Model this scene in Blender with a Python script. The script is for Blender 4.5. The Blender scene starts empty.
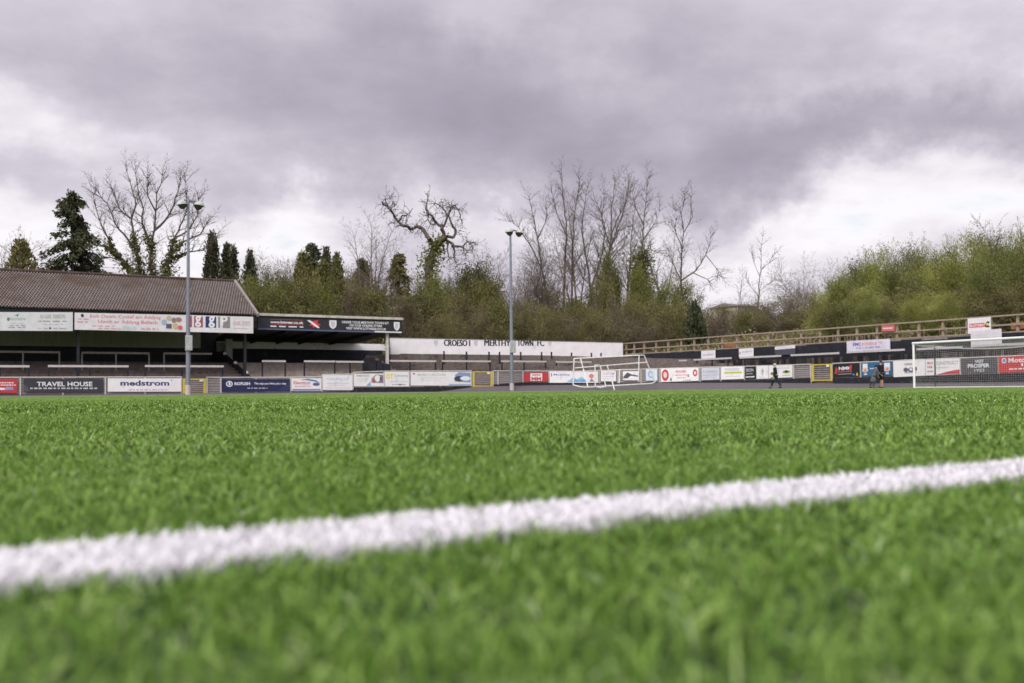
import bpy, math, random
import numpy as np
from mathutils import Vector, Matrix

random.seed(7); RNG = np.random.default_rng(7)
scn = bpy.context.scene
COL = scn.collection
R = math.radians

# ------------------------------------------------------------------ camera
FP = 1024 * 35 / 36.0                 # focal length in pixels
CAM_H = 0.0895
TILT, ROLL, SHIFT = R(2.0), R(-0.56), 0.0139
cd = bpy.data.cameras.new('camera'); cam = bpy.data.objects.new('camera', cd); COL.objects.link(cam)
cd.sensor_width = 36; cd.lens = 35; cd.shift_y = SHIFT
cd.clip_start = 0.02; cd.clip_end = 6000
CR = Matrix.Rotation(math.pi / 2 + TILT, 3, 'X') @ Matrix.Rotation(ROLL, 3, 'Z')
cam.matrix_world = Matrix.Translation((0, 0, CAM_H)) @ CR.to_4x4()
cd.dof.use_dof = True; cd.dof.focus_distance = 6.0; cd.dof.aperture_fstop = 6.8
scn.camera = cam

# ------------------------------------------------------------------ world and sun
SUN_AZ, SUN_EL = R(200), R(42)        # compass angle from +Y, elevation
w = bpy.data.worlds.new('World'); scn.world = w; w.use_nodes = True
nt = w.node_tree; N = nt.nodes; L = nt.links; N.clear()

def nd(tree, t, **kw):
    n = tree.nodes.new(t)
    for k, v in kw.items():
        if k.startswith('i_'): n.inputs[k[2:].replace('_', ' ')].default_value = v
        else: setattr(n, k, v)
    return n
def lk(tree, a, b): tree.links.new(a, b)
def vmath(tree, op, a, b=None):
    n = nd(tree, 'ShaderNodeVectorMath', operation=op)
    for i, x in enumerate((a, b)):
        if x is None: continue
        if isinstance(x, (tuple, list)): n.inputs[i].default_value = x
        else: lk(tree, x, n.inputs[i])
    return n.outputs['Value'] if op in ('LENGTH', 'DOT_PRODUCT') else n.outputs['Vector']
def fmath(tree, op, a, b=None, clamp=False):
    n = nd(tree, 'ShaderNodeMath', operation=op, use_clamp=clamp)
    for i, x in enumerate((a, b)):
        if x is None: continue
        if isinstance(x, (int, float)): n.inputs[i].default_value = x
        else: lk(tree, x, n.inputs[i])
    return n.outputs[0]
def ramp(tree, fac, stops, interp='LINEAR'):
    n = nd(tree, 'ShaderNodeValToRGB'); cr = n.color_ramp; cr.interpolation = interp
    while len(cr.elements) > 1: cr.elements.remove(cr.elements[-1])
    for i, (p, c) in enumerate(stops):
        e = cr.elements[0] if i == 0 else cr.elements.new(p)
        e.position = p; e.color = (*c, 1) if len(c) == 3 else c
    lk(tree, fac, n.inputs[0]); return n.outputs[0]

sky = nd(nt, 'ShaderNodeTexSky', sky_type='NISHITA', sun_disc=False)
sky.sun_elevation = SUN_EL; sky.sun_rotation = SUN_AZ; sky.air_density = 1.2; sky.dust_density = 2.0
tc = nd(nt, 'ShaderNodeTexCoord'); dirv = tc.outputs['Generated']
sp = nd(nt, 'ShaderNodeSeparateXYZ'); lk(nt, dirv, sp.inputs[0])
zz = fmath(nt, 'ADD', fmath(nt, 'MAXIMUM', sp.outputs[2], 0.0), 0.24)
pl = vmath(nt, 'DIVIDE', dirv, None)
cz = nd(nt, 'ShaderNodeCombineXYZ'); [lk(nt, zz, cz.inputs[i]) for i in range(3)]
lk(nt, cz.outputs[0], pl.node.inputs[1])
flat = vmath(nt, 'MULTIPLY', pl, (1, 1, 0.0))
n1 = nd(nt, 'ShaderNodeTexNoise', i_Scale=0.75, i_Detail=8.0, i_Roughness=0.52); lk(nt, vmath(nt, 'ADD', flat, (3.1, 1.7, 0)), n1.inputs['Vector'])
n2 = nd(nt, 'ShaderNodeTexNoise', i_Scale=3.0, i_Detail=8.0, i_Roughness=0.58); lk(nt, vmath(nt, 'ADD', flat, (7.7, 4.2, 2)), n2.inputs['Vector'])
nw = nd(nt, 'ShaderNodeTexNoise', i_Scale=4.5, i_Detail=6.0, i_Roughness=0.6); lk(nt, dirv, nw.inputs['Vector'])
warp = vmath(nt, 'MULTIPLY', vmath(nt, 'SUBTRACT', nw.outputs['Color'], (.5, .5, .5)), (.34, .34, .22))
dw = vmath(nt, 'ADD', dirv, warp)
def pixdir(px, py):
    d = Vector(((px - 512) / FP, (341.5 - py) / FP + SHIFT * 1024 / FP, -1))
    return (CR @ d)
# banks of thicker (dark) and thinner (bright) cloud, given as directions in the sky
CLOUDS = [(370, 110, 190, 60, -.36), (650, 125, 150, 48, -.26), (740, 170, 100, 26, -.30), (900, 112, 150, 24, -.34), (470, 25, 70, 20, .10), (200, 40, 160, 50, -.10), (560, 90, 100, 60, -.14),
          (310, 165, 70, 40, -.14), (620, 40, 120, 40, -.10), (30, 120, 60, 26, .24), (110, 60, 140, 60, -.02), (60, 190, 90, 26, -.10), (255, 225, 80, 40, .46), (950, 200, 150, 46, .34), (880, 165, 60, 18, .14), (960, 112, 90, 24, -.16), (790, 160, 70, 40, -.16), (450, 160, 110, 34, -.08),
          (480, 222, 60, 24, .32), (655, 175, 34, 45, .26), (20, 240, 80, 30, .26), (760, 245, 90, 40, .26), (930, 40, 110, 40, .05), (150, 190, 110, 30, -.06), (420, 215, 60, 22, -.10)]
acc = fmath(nt, 'MULTIPLY', fmath(nt, 'SUBTRACT', n1.outputs['Fac'], .5), 0.55)
acc = fmath(nt, 'ADD', acc, fmath(nt, 'MULTIPLY', fmath(nt, 'SUBTRACT', n2.outputs['Fac'], .5), 0.95))
for (px, py, sx, sy, amp) in CLOUDS:
    d0 = pixdir(px, py).normalized()
    q = vmath(nt, 'MULTIPLY', vmath(nt, 'SUBTRACT', dw, tuple(d0)), (FP / sx, FP / 200.0, FP / sy))
    l = vmath(nt, 'DOT_PRODUCT', q, q)
    g = fmath(nt, 'MULTIPLY', fmath(nt, 'EXPONENT', fmath(nt, 'MULTIPLY', l, -0.7)), amp)
    acc = fmath(nt, 'ADD', acc, g)
# veiled sun behind the camera
sdir = Vector((math.sin(SUN_AZ) * math.cos(SUN_EL), math.cos(SUN_AZ) * math.cos(SUN_EL), math.sin(SUN_EL)))
glow = fmath(nt, 'POWER', fmath(nt, 'MAXIMUM', vmath(nt, 'DOT_PRODUCT', dirv, tuple(sdir)), 0.0), 3.0)
b = fmath(nt, 'ADD', fmath(nt, 'MULTIPLY', acc, 1.08), 0.55)
cloud = ramp(nt, fmath(nt, 'MULTIPLY', fmath(nt, 'ADD', b, .4), 1 / 1.4), [(0.0, (2.7, 2.45, 3.05)), (.286, (3.55, 3.25, 3.95)), (.46, (4.35, 4.02, 4.72)), (.643, (5.45, 5.1, 5.8)), (.82, (7.2, 6.9, 7.35)), (1.0, (8.5, 8.3, 8.6))])
gl = nd(nt, 'ShaderNodeMix', data_type='RGBA', blend_type='ADD'); gl.inputs[0].default_value = 1
glc = nd(nt, 'ShaderNodeCombineColor'); [lk(nt, fmath(nt, 'MULTIPLY', glow, 9.0), glc.inputs[i]) for i in range(3)]
lk(nt, cloud, gl.inputs[6]); lk(nt, glc.outputs[0], gl.inputs[7])
hole = fmath(nt, 'MULTIPLY', fmath(nt, 'SUBTRACT', b, .93, True), 2.0, True)
hole = fmath(nt, 'MINIMUM', hole, 0.45)
mx = nd(nt, 'ShaderNodeMix', data_type='RGBA'); lk(nt, hole, mx.inputs[0]); lk(nt, gl.outputs[2], mx.inputs[6]); lk(nt, sky.outputs[0], mx.inputs[7])
bg = nd(nt, 'ShaderNodeBackground'); bg.inputs[1].default_value = 0.1; lk(nt, mx.outputs[2], bg.inputs[0])
wo = nd(nt, 'ShaderNodeOutputWorld'); lk(nt, bg.outputs[0], wo.inputs[0])

sl = bpy.data.lights.new('sun', 'SUN'); so = bpy.data.objects.new('sun', sl); COL.objects.link(so)
sl.energy = 1.5; sl.angle = R(20); sl.color = (1, .96, .92)
so.rotation_euler = sdir.to_track_quat('Z', 'Y').to_euler(); so.location = (0, -20, 40)

scn.view_settings.view_transform = 'Standard'; scn.view_settings.look = 'None'
scn.view_settings.exposure = 0.28; scn.view_settings.gamma = 1; scn.view_settings.use_curve_mapping = False
scn.cycles.max_bounces = 6; scn.cycles.diffuse_bounces = 3; scn.cycles.transparent_max_bounces = 4
scn.cycles.use_denoising = True

# ------------------------------------------------------------------ frames and picture rays
ANG = R(31.46); TX, TY = math.cos(ANG), math.sin(ANG); NX, NY = -TY, TX
def W(u, v, z=0.0): return Vector((u * TX + v * NX, u * TY + v * NY, z))
def UV(p): return (p[0] * TX + p[1] * TY, p[0] * NX + p[1] * NY)
def ray(px, py): return pixdir(px, py)
def hit_v(px, py, V):
    d = ray(px, py); s = V / (d.x * NX + d.y * NY); p = d * s
    u, v = UV(p); return u, p.z + CAM_H
def hit_u(px, py, U):
    d = ray(px, py); s = U / (d.x * TX + d.y * TY); p = d * s
    u, v = UV(p); return v, p.z + CAM_H
def hit_d(px, py, D):
    d = ray(px, py); s = D / d.y; p = d * s
    return Vector((p.x, p.y, p.z + CAM_H))
CI = CR.transposed()
def proj(p):
    q = CI @ (Vector(p) - Vector((0, 0, CAM_H)))
    return (512 + FP * q.x / -q.z, 341.5 + SHIFT * 1024 - FP * q.y / -q.z)

# ------------------------------------------------------------------ materials
def mat(name, c, rough=.7, var=.12, scale=6.0, spec=.3, c2=None, stretch=(1, 1, 1), bump=0.0, detail=5.0, metal=0.0, stains=None):
    m = bpy.data.materials.new(name); m.use_nodes = True
    t = m.node_tree; bs = t.nodes['Principled BSDF']
    tcn = nd(t, 'ShaderNodeTexCoord'); v = vmath(t, 'MULTIPLY', tcn.outputs['Object'], stretch)
    n = nd(t, 'ShaderNodeTexNoise', i_Scale=scale, i_Detail=detail, i_Roughness=.6); lk(t, v, n.inputs['Vector'])
    lo = c2 if c2 else tuple(x * (1 - 2 * var) for x in c)
    hi = c if c2 else tuple(min(1, x * (1 + 2 * var)) for x in c)
    col = ramp(t, n.outputs['Fac'], [(.3, lo), (.7, hi)])
    if stains:
        n3 = nd(t, 'ShaderNodeTexNoise', i_Scale=stains[1], i_Detail=6.0, i_Roughness=.7); lk(t, vmath(t, 'MULTIPLY', tcn.outputs['Object'], stains[3] if len(stains) > 3 else (1, 1, 1)), n3.inputs['Vector'])
        f = ramp(t, n3.outputs['Fac'], [(stains[2], (0, 0, 0)), (min(.99, stains[2] + .16), (1, 1, 1))])
        mm = nd(t, 'ShaderNodeMix', data_type='RGBA'); lk(t, f, mm.inputs[0]); lk(t, col, mm.inputs[6]); mm.inputs[7].default_value = (*stains[0], 1); col = mm.outputs[2]
    lk(t, col, bs.inputs['Base Color'])
    bs.inputs['Roughness'].default_value = rough; bs.inputs['Specular IOR Level'].default_value = spec; bs.inputs['Metallic'].default_value = metal
    if bump:
        bp = nd(t, 'ShaderNodeBump'); bp.inputs['Strength'].default_value = bump; lk(t, n.outputs['Fac'], bp.inputs['Height']); lk(t, bp.outputs[0], bs.inputs['Normal'])
    return m
def leafmat(name, stops, rough=.65, trans=.25, spec=.2):
    m = bpy.data.materials.new(name); m.use_nodes = True; t = m.node_tree; bs = t.nodes['Principled BSDF']
    a = nd(t, 'ShaderNodeAttribute', attribute_name='tint')
    col = ramp(t, a.outputs['Fac'], stops)
    lk(t, col, bs.inputs['Base Color']); bs.inputs['Roughness'].default_value = rough; bs.inputs['Specular IOR Level'].default_value = spec
    if trans:
        tr = nd(t, 'ShaderNodeBsdfTranslucent'); lk(t, col, tr.inputs[0])
        ms = nd(t, 'ShaderNodeMixShader'); ms.inputs[0].default_value = trans
        lk(t, bs.outputs[0], ms.inputs[1]); lk(t, tr.outputs[0], ms.inputs[2]); lk(t, ms.outputs[0], t.nodes['Material Output'].inputs[0])
    return m
_flat = {}
def paint(c, rough=.55):
    k = (tuple(round(x, 3) for x in c), rough)
    if k not in _flat: _flat[k] = mat('paint', c, rough, var=.05, scale=2.5)
    return _flat[k]
WHITE = (.80, .78, .80); BLACK = (.02, .02, .025)
M = dict(
    white=mat('white_paint', (.80, .77, .79), .55, var=.03, scale=2.0, stains=((.58, .54, .53), 1.8, .60, (1, 1, .35))),
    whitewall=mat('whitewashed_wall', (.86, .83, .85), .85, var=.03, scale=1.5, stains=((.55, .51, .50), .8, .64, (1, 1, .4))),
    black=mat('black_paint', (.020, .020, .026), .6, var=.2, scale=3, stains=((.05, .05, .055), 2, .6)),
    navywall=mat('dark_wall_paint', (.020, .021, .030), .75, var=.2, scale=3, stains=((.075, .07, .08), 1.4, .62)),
    steel=mat('galvanised_steel', (.21, .22, .275), .5, var=.1, scale=9, metal=.2, spec=.4),
    pale=mat('pale_wrap', (.50, .42, .41), .8, var=.1, scale=14),
    rail=mat('weathered_white_rail', (.54, .50, .495), .6, var=.08, scale=8, stains=((.34, .28, .25), 5, .64)),
    slat=mat('grey_concrete_plank', (.29, .26, .265), .85, var=.12, scale=7, stretch=(.3, .3, 4), stains=((.15, .12, .11), 2.2, .6)),
    plinth=mat('black_plinth', (.022, .022, .028), .8, var=.25, scale=5, stains=((.34, .32, .32), 2.6, .62, (1, 1, 2.5))),
    tarmac=mat('tarmac', (.125, .110, .118), .9, var=.14, scale=26, bump=.25, stains=((.075, .065, .07), .35, .56)),
    terrace=mat('terrace_concrete', (.150, .125, .112), .92, var=.16, scale=4, bump=.2, stains=((.075, .058, .050), .9, .54)),
    standterrace=mat('stand_terrace_concrete', (.135, .105, .098), .92, var=.16, scale=4, stains=((.06, .045, .04), 1.1, .56)),
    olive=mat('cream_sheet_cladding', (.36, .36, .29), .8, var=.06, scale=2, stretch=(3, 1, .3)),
    yellow=mat('yellow_paint', (.60, .46, .07), .5, var=.08, scale=6),
    wood=mat('weathered_timber', (.33, .255, .20), .85, var=.18, scale=8, stretch=(3, 3, .6)),
    orange=mat('orange_mesh_sheet', (.40, .19, .09), .8, var=.15, scale=9),
    bark=mat('bark', (.115, .090, .076), .9, var=.25, scale=9, stretch=(2, 2, .5)),
    barkpale=mat('pale_bark', (.19, .158, .134), .9, var=.2, scale=9, stretch=(2, 2, .5)),
    soil=mat('bank_soil', (.085, .078, .040), .95, var=.25, scale=.8, bump=.4, stains=((.09, .12, .035), .22, .50)),
    skin=mat('skin', (.50, .31, .24), .6, var=.05),
    glass=mat('dark_green_glass', (.030, .045, .032), .2, var=.2, scale=6, spec=.6),
    net=mat('net_cord', (.55, .53, .55), .8, var=.05),
    goalpost=mat('white_goal_paint', (.82, .80, .82), .4, var=.03, scale=4),
)

# ------------------------------------------------------------------ mesh building
class MB:
    def __init__(s): s.v = []; s.f = []; s.m = []; s.sm = []
    def add(s, vs, fs, m=0, smooth=False):
        o = len(s.v); s.v += [tuple(x) for x in vs]
        for f in fs: s.f.append(tuple(i + o for i in f)); s.m.append(m); s.sm.append(smooth)
        return s
    def box(s, x0, x1, y0, y1, z0, z1, m=0):
        v = [(x, y, z) for z in (z0, z1) for y in (y0, y1) for x in (x0, x1)]
        return s.add(v, [(0, 2, 3, 1), (4, 5, 7, 6), (0, 1, 5, 4), (2, 6, 7, 3), (0, 4, 6, 2), (1, 3, 7, 5)], m)
    def beam(s, p, q, a, b, m=0, up=(0, 0, 1)):
        p = Vector(p); q = Vector(q); d = (q - p).normalized(); up = Vector(up)
        if abs(d.dot(up)) > .95: up = Vector((0, 1, 0))
        x = d.cross(up).normalized() * a / 2; y = x.cross(d).normalized() * b / 2
        v = [e + i * x + j * y for e in (p, q) for (i, j) in ((-1, -1), (1, -1), (1, 1), (-1, 1))]
        return s.add(v, [(3, 2, 1, 0), (4, 5, 6, 7), (0, 1, 5, 4), (1, 2, 6, 5), (2, 3, 7, 6), (3, 0, 4, 7)], m)
    def tube(s, p, q, r0, r1=None, n=10, m=0, caps=True):
        p = Vector(p); q = Vector(q); r1 = r0 if r1 is None else r1; d = (q - p).normalized()
        a = d.orthogonal().normalized(); bb = d.cross(a)
        v = []
        for e, r in ((p, r0), (q, r1)):
            for i in range(n):
                t = 2 * math.pi * i / n; v.append(e + r * (a * math.cos(t) + bb * math.sin(t)))
        f = [(i, (i + 1) % n, n + (i + 1) % n, n + i) for i in range(n)]
        s.add(v, f, m, True)
        if caps: s.add(v, [tuple(range(n))[::-1], tuple(range(n, 2 * n))], m)
        return s
    def path(s, pts, r, n=8, m=0):
        for a, c in zip(pts, pts[1:]): s.tube(a, c, r, r, n, m)
        return s
    def lathe(s, prof, c=(0, 0, 0), n=18, m=0, mtx=None):
        v = []
        for (r, z) in prof:
            for i in range(n):
                t = 2 * math.pi * i / n; p = Vector((r * math.cos(t), r * math.sin(t), z))
                v.append((mtx @ p if mtx else p) + Vector(c))
        f = [(j * n + i, j * n + (i + 1) % n, (j + 1) * n + (i + 1) % n, (j + 1) * n + i) for j in range(len(prof) - 1) for i in range(n)]
        s.add(v, f, m, True); s.add(v[:n], [tuple(range(n))[::-1]], m); s.add(v[-n:], [tuple(range(n))], m)
        return s
    def prism(s, poly, y0, y1, m=0):          # polygon in x,z extruded along y
        n = len(poly); v = [(x, y0, z) for x, z in poly] + [(x, y1, z) for x, z in poly]
        return s.add(v, [tuple(range(n)), tuple(range(n, 2 * n))[::-1]] + [(i, n + i, n + (i + 1) % n, (i + 1) % n) for i in range(n)], m)
    def prism_u(s, poly, x0, x1, m=0):        # polygon in y,z extruded along x
        n = len(poly); v = [(x0, y, z) for y, z in poly] + [(x1, y, z) for y, z in poly]
        return s.add(v, [tuple(range(n))[::-1], tuple(range(n, 2 * n))] + [(i, (i + 1) % n, n + (i + 1) % n, n + i) for i in range(n)], m)
    def mesh(s, name, mats, org=(0, 0, 0)):
        me = bpy.data.meshes.new(name); o = Vector(org)
        me.from_pydata([(x - o.x, y - o.y, z - o.z) for x, y, z in s.v], [], s.f)
        for mm in (mats if isinstance(mats, (list, tuple)) else [mats]): me.materials.append(mm)
        me.polygons.foreach_set('material_index', s.m); me.polygons.foreach_set('use_smooth', s.sm); me.update()
        return me
def tag(o, label=None, cat=None, group=None, kind=None):
    if label: o['label'] = label
    if cat: o['category'] = cat
    if group: o['group'] = group
    if kind: o['kind'] = kind
    return o
def link(name, data, parent=None):
    o = bpy.data.objects.new(name, data); COL.objects.link(o)
    if parent is not None: o.parent = parent
    return o
class Thing:                                  # an Empty at the base of a thing laid out in the ground's (u, v, z) frame
    def __init__(s, name, label, cat, u, v, z=0.0, group=None, rot=None):
        s.org = (u, v, z); s.o = link(name, None); s.o.location = W(u, v, z); s.o.rotation_euler = (0, 0, ANG if rot is None else rot)
        s.o.empty_display_size = .2; tag(s.o, label, cat, group)
    def part(s, name, mb, mats, parent=None, label=None):
        o = link(name, mb.mesh(name, mats, s.org), parent or s.o)
        if label: o['label'] = label
        return o
def struct(name, mb, mats):
    o = link(name, mb.mesh(name, mats)); o.rotation_euler = (0, 0, ANG); o['kind'] = 'structure'; return o
def dup(root, **props):
    r = root.copy(); COL.objects.link(r)
    for ch in root.children:
        c = ch.copy(); COL.objects.link(c); c.parent = r
        for g in ch.children:
            d = g.copy(); COL.objects.link(d); d.parent = c
    for k, v in props.items(): r[k] = v
    return r

def np_mesh(name, V, faces, mats, tint=None, midx=None, smooth=False):
    me = bpy.data.meshes.new(name)
    V = np.asarray(V, np.float32); tot = sum(f.shape[0] for f in faces)
    li = np.concatenate([f.ravel() for f in faces]).astype(np.int32)
    cnt = np.concatenate([np.full(f.shape[0], f.shape[1], np.int32) for f in faces])
    st = np.concatenate([[0], np.cumsum(cnt)[:-1]]).astype(np.int32)
    me.vertices.add(len(V)); me.vertices.foreach_set('co', V.ravel())
    me.loops.add(len(li)); me.loops.foreach_set('vertex_index', li)
    me.polygons.add(tot); me.polygons.foreach_set('loop_start', st); me.polygons.foreach_set('loop_total', cnt)
    for mm in (mats if isinstance(mats, (list, tuple)) else [mats]): me.materials.append(mm)
    if midx is not None: me.polygons.foreach_set('material_index', np.asarray(midx, np.int32))
    if smooth: me.polygons.foreach_set('use_smooth', np.ones(tot, bool))
    me.update(calc_edges=True)
    if tint is not None:
        at = me.attributes.new('tint', 'FLOAT', 'FACE'); at.data.foreach_set('value', np.asarray(tint, np.float32))
    return me
def seg_mesh(name, segs, m, n=4):             # many tapering limbs as one mesh
    S = np.asarray(segs, float); P, Q, r0, r1 = S[:, 0:3], S[:, 3:6], S[:, 6], S[:, 7]
    d = Q - P; d /= np.maximum(np.linalg.norm(d, axis=1, keepdims=True), 1e-6)
    up = np.where(np.abs(d[:, 2:3]) > .9, [[1., 0, 0]], [[0, 0, 1.]])
    a = np.cross(d, up); a /= np.linalg.norm(a, axis=1, keepdims=True); bb = np.cross(d, a)
    t = np.arange(n) * 2 * math.pi / n; c, s_ = np.cos(t), np.sin(t)
    ring = a[:, None, :] * c[None, :, None] + bb[:, None, :] * s_[None, :, None]
    V = np.concatenate([P[:, None, :] + ring * r0[:, None, None], Q[:, None, :] + ring * r1[:, None, None]], 1).reshape(-1, 3)
    base = np.arange(len(S))[:, None] * 2 * n
    i = np.arange(n); j = (i + 1) % n
    F = np.stack([base + i, base + j, base + n + j, base + n + i], -1).reshape(-1, 4)
    return np_mesh(name, V, [F], m, smooth=True)
def leaf_mesh(name, P, D, Ln, Wd, tint, m):   # many small leaf faces, each a folded diamond
    P = np.asarray(P, float); D = np.asarray(D, float); D = D / np.maximum(np.linalg.norm(D, axis=1, keepdims=True), 1e-6)
    k = len(P); rnd = RNG.normal(size=(k, 3)); x = np.cross(D, rnd); x /= np.maximum(np.linalg.norm(x, axis=1, keepdims=True), 1e-6)
    Ln = np.broadcast_to(Ln, (k,))[:, None]; Wd = np.broadcast_to(Wd, (k,))[:, None]
    V = np.stack([P - D * Ln * .5, P + x * Wd * .5 + D * Ln * .05, P + D * Ln * .5, P - x * Wd * .5 + D * Ln * .05], 1).reshape(-1, 3)
    F = np.arange(4 * k).reshape(-1, 4)
    return np_mesh(name, V, [F], m, tint=tint)

def text_mesh(s, x0, x1, z0, z1, y, bold=0.0):
    cu = bpy.data.curves.new('lettering', 'FONT'); cu.body = s; cu.size = 1; cu.extrude = 0.0; cu.offset = bold; cu.resolution_u = 3
    o = bpy.data.objects.new('lettering', cu); COL.objects.link(o)
    dg = bpy.context.evaluated_depsgraph_get(); me = bpy.data.meshes.new_from_object(o.evaluated_get(dg))
    vs = [v.co.copy() for v in me.vertices]; fs = [tuple(p.vertices) for p in me.polygons]
    bpy.data.objects.remove(o); bpy.data.curves.remove(cu); bpy.data.meshes.remove(me)
    ax, bx = min(v.x for v in vs), max(v.x for v in vs); az, bz = min(v.y for v in vs), max(v.y for v in vs)
    out = [(x0 + (v.x - ax) / (bx - ax) * (x1 - x0), y, z0 + (v.y - az) / (bz - az) * (z1 - z0)) for v in vs]
    return out, fs

# ------------------------------------------------------------------ perimeter path (fence line)
VF, UF, RAD = 63.5, 52.6, 14.0
CU_, CV_ = UF - RAD, VF - RAD
def path_pt(s, d=0.0):                        # s in metres along the fence line, d outward
    if s <= 0: return (CU_ + s, VF + d)
    arc = RAD * math.pi / 2
    if s < arc:
        a = math.pi / 2 - s / RAD; return (CU_ + (RAD + d) * math.cos(a), CV_ + (RAD + d) * math.sin(a))
    return (UF + d, CV_ - (s - arc))
_ss = np.arange(-60, 62, .05); _px = np.array([proj(W(*path_pt(s), 1.0))[0] if W(*path_pt(s)).y > 3 else 9e9 for s in _ss])
_ok = np.where(_px < 5e4)[0]; _ss, _px = _ss[_ok], _px[_ok]
def s_of(px): return float(np.interp(px, _px, _ss))
def z_of(px, py):
    u, v = path_pt(s_of(px)); p = W(u, v); return hit_d(px, py, p.y).z
_zb = [(-900, .095), (290, .10), (440, .06), (474, .40), (520, .46), (660, .58), (750, .50), (850, .33), (1000, .28), (2500, .28)]
_zs = [s_of(a) for a, _ in _zb]
def zbase(s): return float(np.interp(s, _zs, [b_ for _, b_ in _zb]))

# ------------------------------------------------------------------ ground, tarmac, turf
def hill(u, v):
    vs = 77.2 if u < 34 else 72.5
    d = max(v - vs, u - 56.4)
    if d <= 0: return -.35
    base = 2.9 if (v - vs) > (u - 56.4) else 2.75
    z = base + min(d, 8) * .12 + min(max(d - 8, 0), 30) * .10 + max(0, min(d - 38, 400)) * .01
    if d < 1.0: z = base + .05
    return z + (.25 * math.sin(u * .7) * math.sin(v * .55 + 1)) * min(1, d / 3)
def axis(fine0, fine1, step, extra, far):
    a = list(np.arange(fine0, fine1, step)) + extra
    r = step; x = fine1
    while x < far: a.append(x); r *= 1.5; x += r
    r = step; x = fine0 - step
    while x > -far: a.append(x); r *= 1.5; x -= r
    return sorted(set(round(q, 3) for q in a))
us = axis(-10, 96, 2.5, [33.9, 34.1, 56.35, 56.5, 57.5], 3000); vs_ = axis(30, 130, 2.5, [72.45, 72.6, 73.6, 77.15, 77.3, 78.3], 3000)
gb = MB(); nu = len(us)
gb.add([(u, v, hill(u, v)) for v in vs_ for u in us], [(j * nu + i, j * nu + i + 1, (j + 1) * nu + i + 1, (j + 1) * nu + i) for j in range(len(vs_) - 1) for i in range(nu - 1)], 0, True)
struct('ground', gb, M['soil'])

sv = sorted(set(list(np.arange(-52, 0, 1.0)) + list(np.arange(0, 24, .6)) + list(np.arange(24, 60, 1.0))))
tb = MB(); offs = [-2.2, -1.9, -1.5, -1.0, -.4, .0, 1.05]
prof = [-.02, .012, .05, .35, .85, 1.0, 1.0]
tb.add([(*path_pt(s, d), zbase(s) * pz if pz > 0 else -.03) for s in sv for d, pz in zip(offs, prof)],
       [(i * 7 + j, i * 7 + j + 1, (i + 1) * 7 + j + 1, (i + 1) * 7 + j) for i in range(len(sv) - 1) for j in range(6)], 0, True)
struct('tarmac_track', tb, M['tarmac'])

# artificial turf: backing sheet + fibres
GREEN = [(0.0, (.030, .072, .008)), (.35, (.125, .252, .028)), (.7, (.285, .435, .084)), (.93, (.44, .57, .21)), (1.0, (.52, .61, .35))]
turfm = bpy.data.materials.new('turf_backing'); turfm.use_nodes = True
t = turfm.node_tree; bs = t.nodes['Principled BSDF']; bs.inputs['Roughness'].default_value = .9; bs.inputs['Specular IOR Level'].default_value = .1
tcn = nd(t, 'ShaderNodeTexCoord')
na = nd(t, 'ShaderNodeTexNoise', i_Scale=26.0, i_Detail=4.0, i_Roughness=.7); lk(t, tcn.outputs['Object'], na.inputs['Vector'])
nb = nd(t, 'ShaderNodeTexNoise', i_Scale=.35, i_Detail=4.0); lk(t, tcn.outputs['Object'], nb.inputs['Vector'])
fa = fmath(t, 'ADD', fmath(t, 'MULTIPLY', na.outputs['Fac'], .7), fmath(t, 'MULTIPLY', nb.outputs['Fac'], .3))
lk(t, ramp(t, fa, [(.3, (.090, .165, .024)), (.5, (.135, .220, .039)), (.7, (.18, .275, .062))]), bs.inputs['Base Color'])
turf_leaf = leafmat('turf_fibre', GREEN, rough=.55, trans=.28, spec=.3)
chalk = leafmat('white_fibre', [(0, (.82, .79, .82)), (1, (.93, .91, .93))], rough=.6, trans=.2)
infill = mat('turf_infill', (.030, .060, .014), .95, var=.3, scale=140)

EDGE = [path_pt(s, -1.95) for s in sv if -50 < s < 58]
pb = MB(); cen = (0.0, 0.0)
outer = [(-60, VF - 1.95)] + EDGE + [(UF - 1.95, -30), (-60, -30)]
def tz(u, v): return float(np.interp(math.hypot(u, v), [9, 12.5], [.004, .016]))
angs = sorted(set([math.atan2(q[1], q[0]) for q in outer] + list(np.arange(-math.pi, math.pi, .06))))
def edge_r(a):
    dx, dy = math.cos(a), math.sin(a); best = 1e9; n = len(outer)
    for i in range(n):
        (x1, y1), (x2, y2) = outer[i], outer[(i + 1) % n]; ex, ey = x2 - x1, y2 - y1; den = dx * ey - dy * ex
        if abs(den) < 1e-9: continue
        tt = (x1 * ey - y1 * ex) / den; ss = (x1 * dy - y1 * dx) / den
        if tt > 0 and -1e-6 <= ss <= 1 + 1e-6: best = min(best, tt)
    return best
rr = [10, 14, 24, 40, None]; vt = [(0, 0, .004)]; fc = []; na_ = len(angs)
for a in angs:
    e = edge_r(a)
    for q in rr:
        q2 = e if q is None else min(q, e * .98); vt.append((q2 * math.cos(a), q2 * math.sin(a), tz(q2, 0)))
for i in range(na_):
    j = (i + 1) % na_; fc.append((0, 1 + i * 5, 1 + j * 5))
    for k in range(4): fc.append((1 + i * 5 + k, 1 + i * 5 + k + 1, 1 + j * 5 + k + 1, 1 + j * 5 + k))
fm = [1 if len(f) == 3 else 0 for f in fc]
pb.add(vt, fc, 0); pb.m = fm
struct('football_pitch', pb, [turfm, infill])

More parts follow.
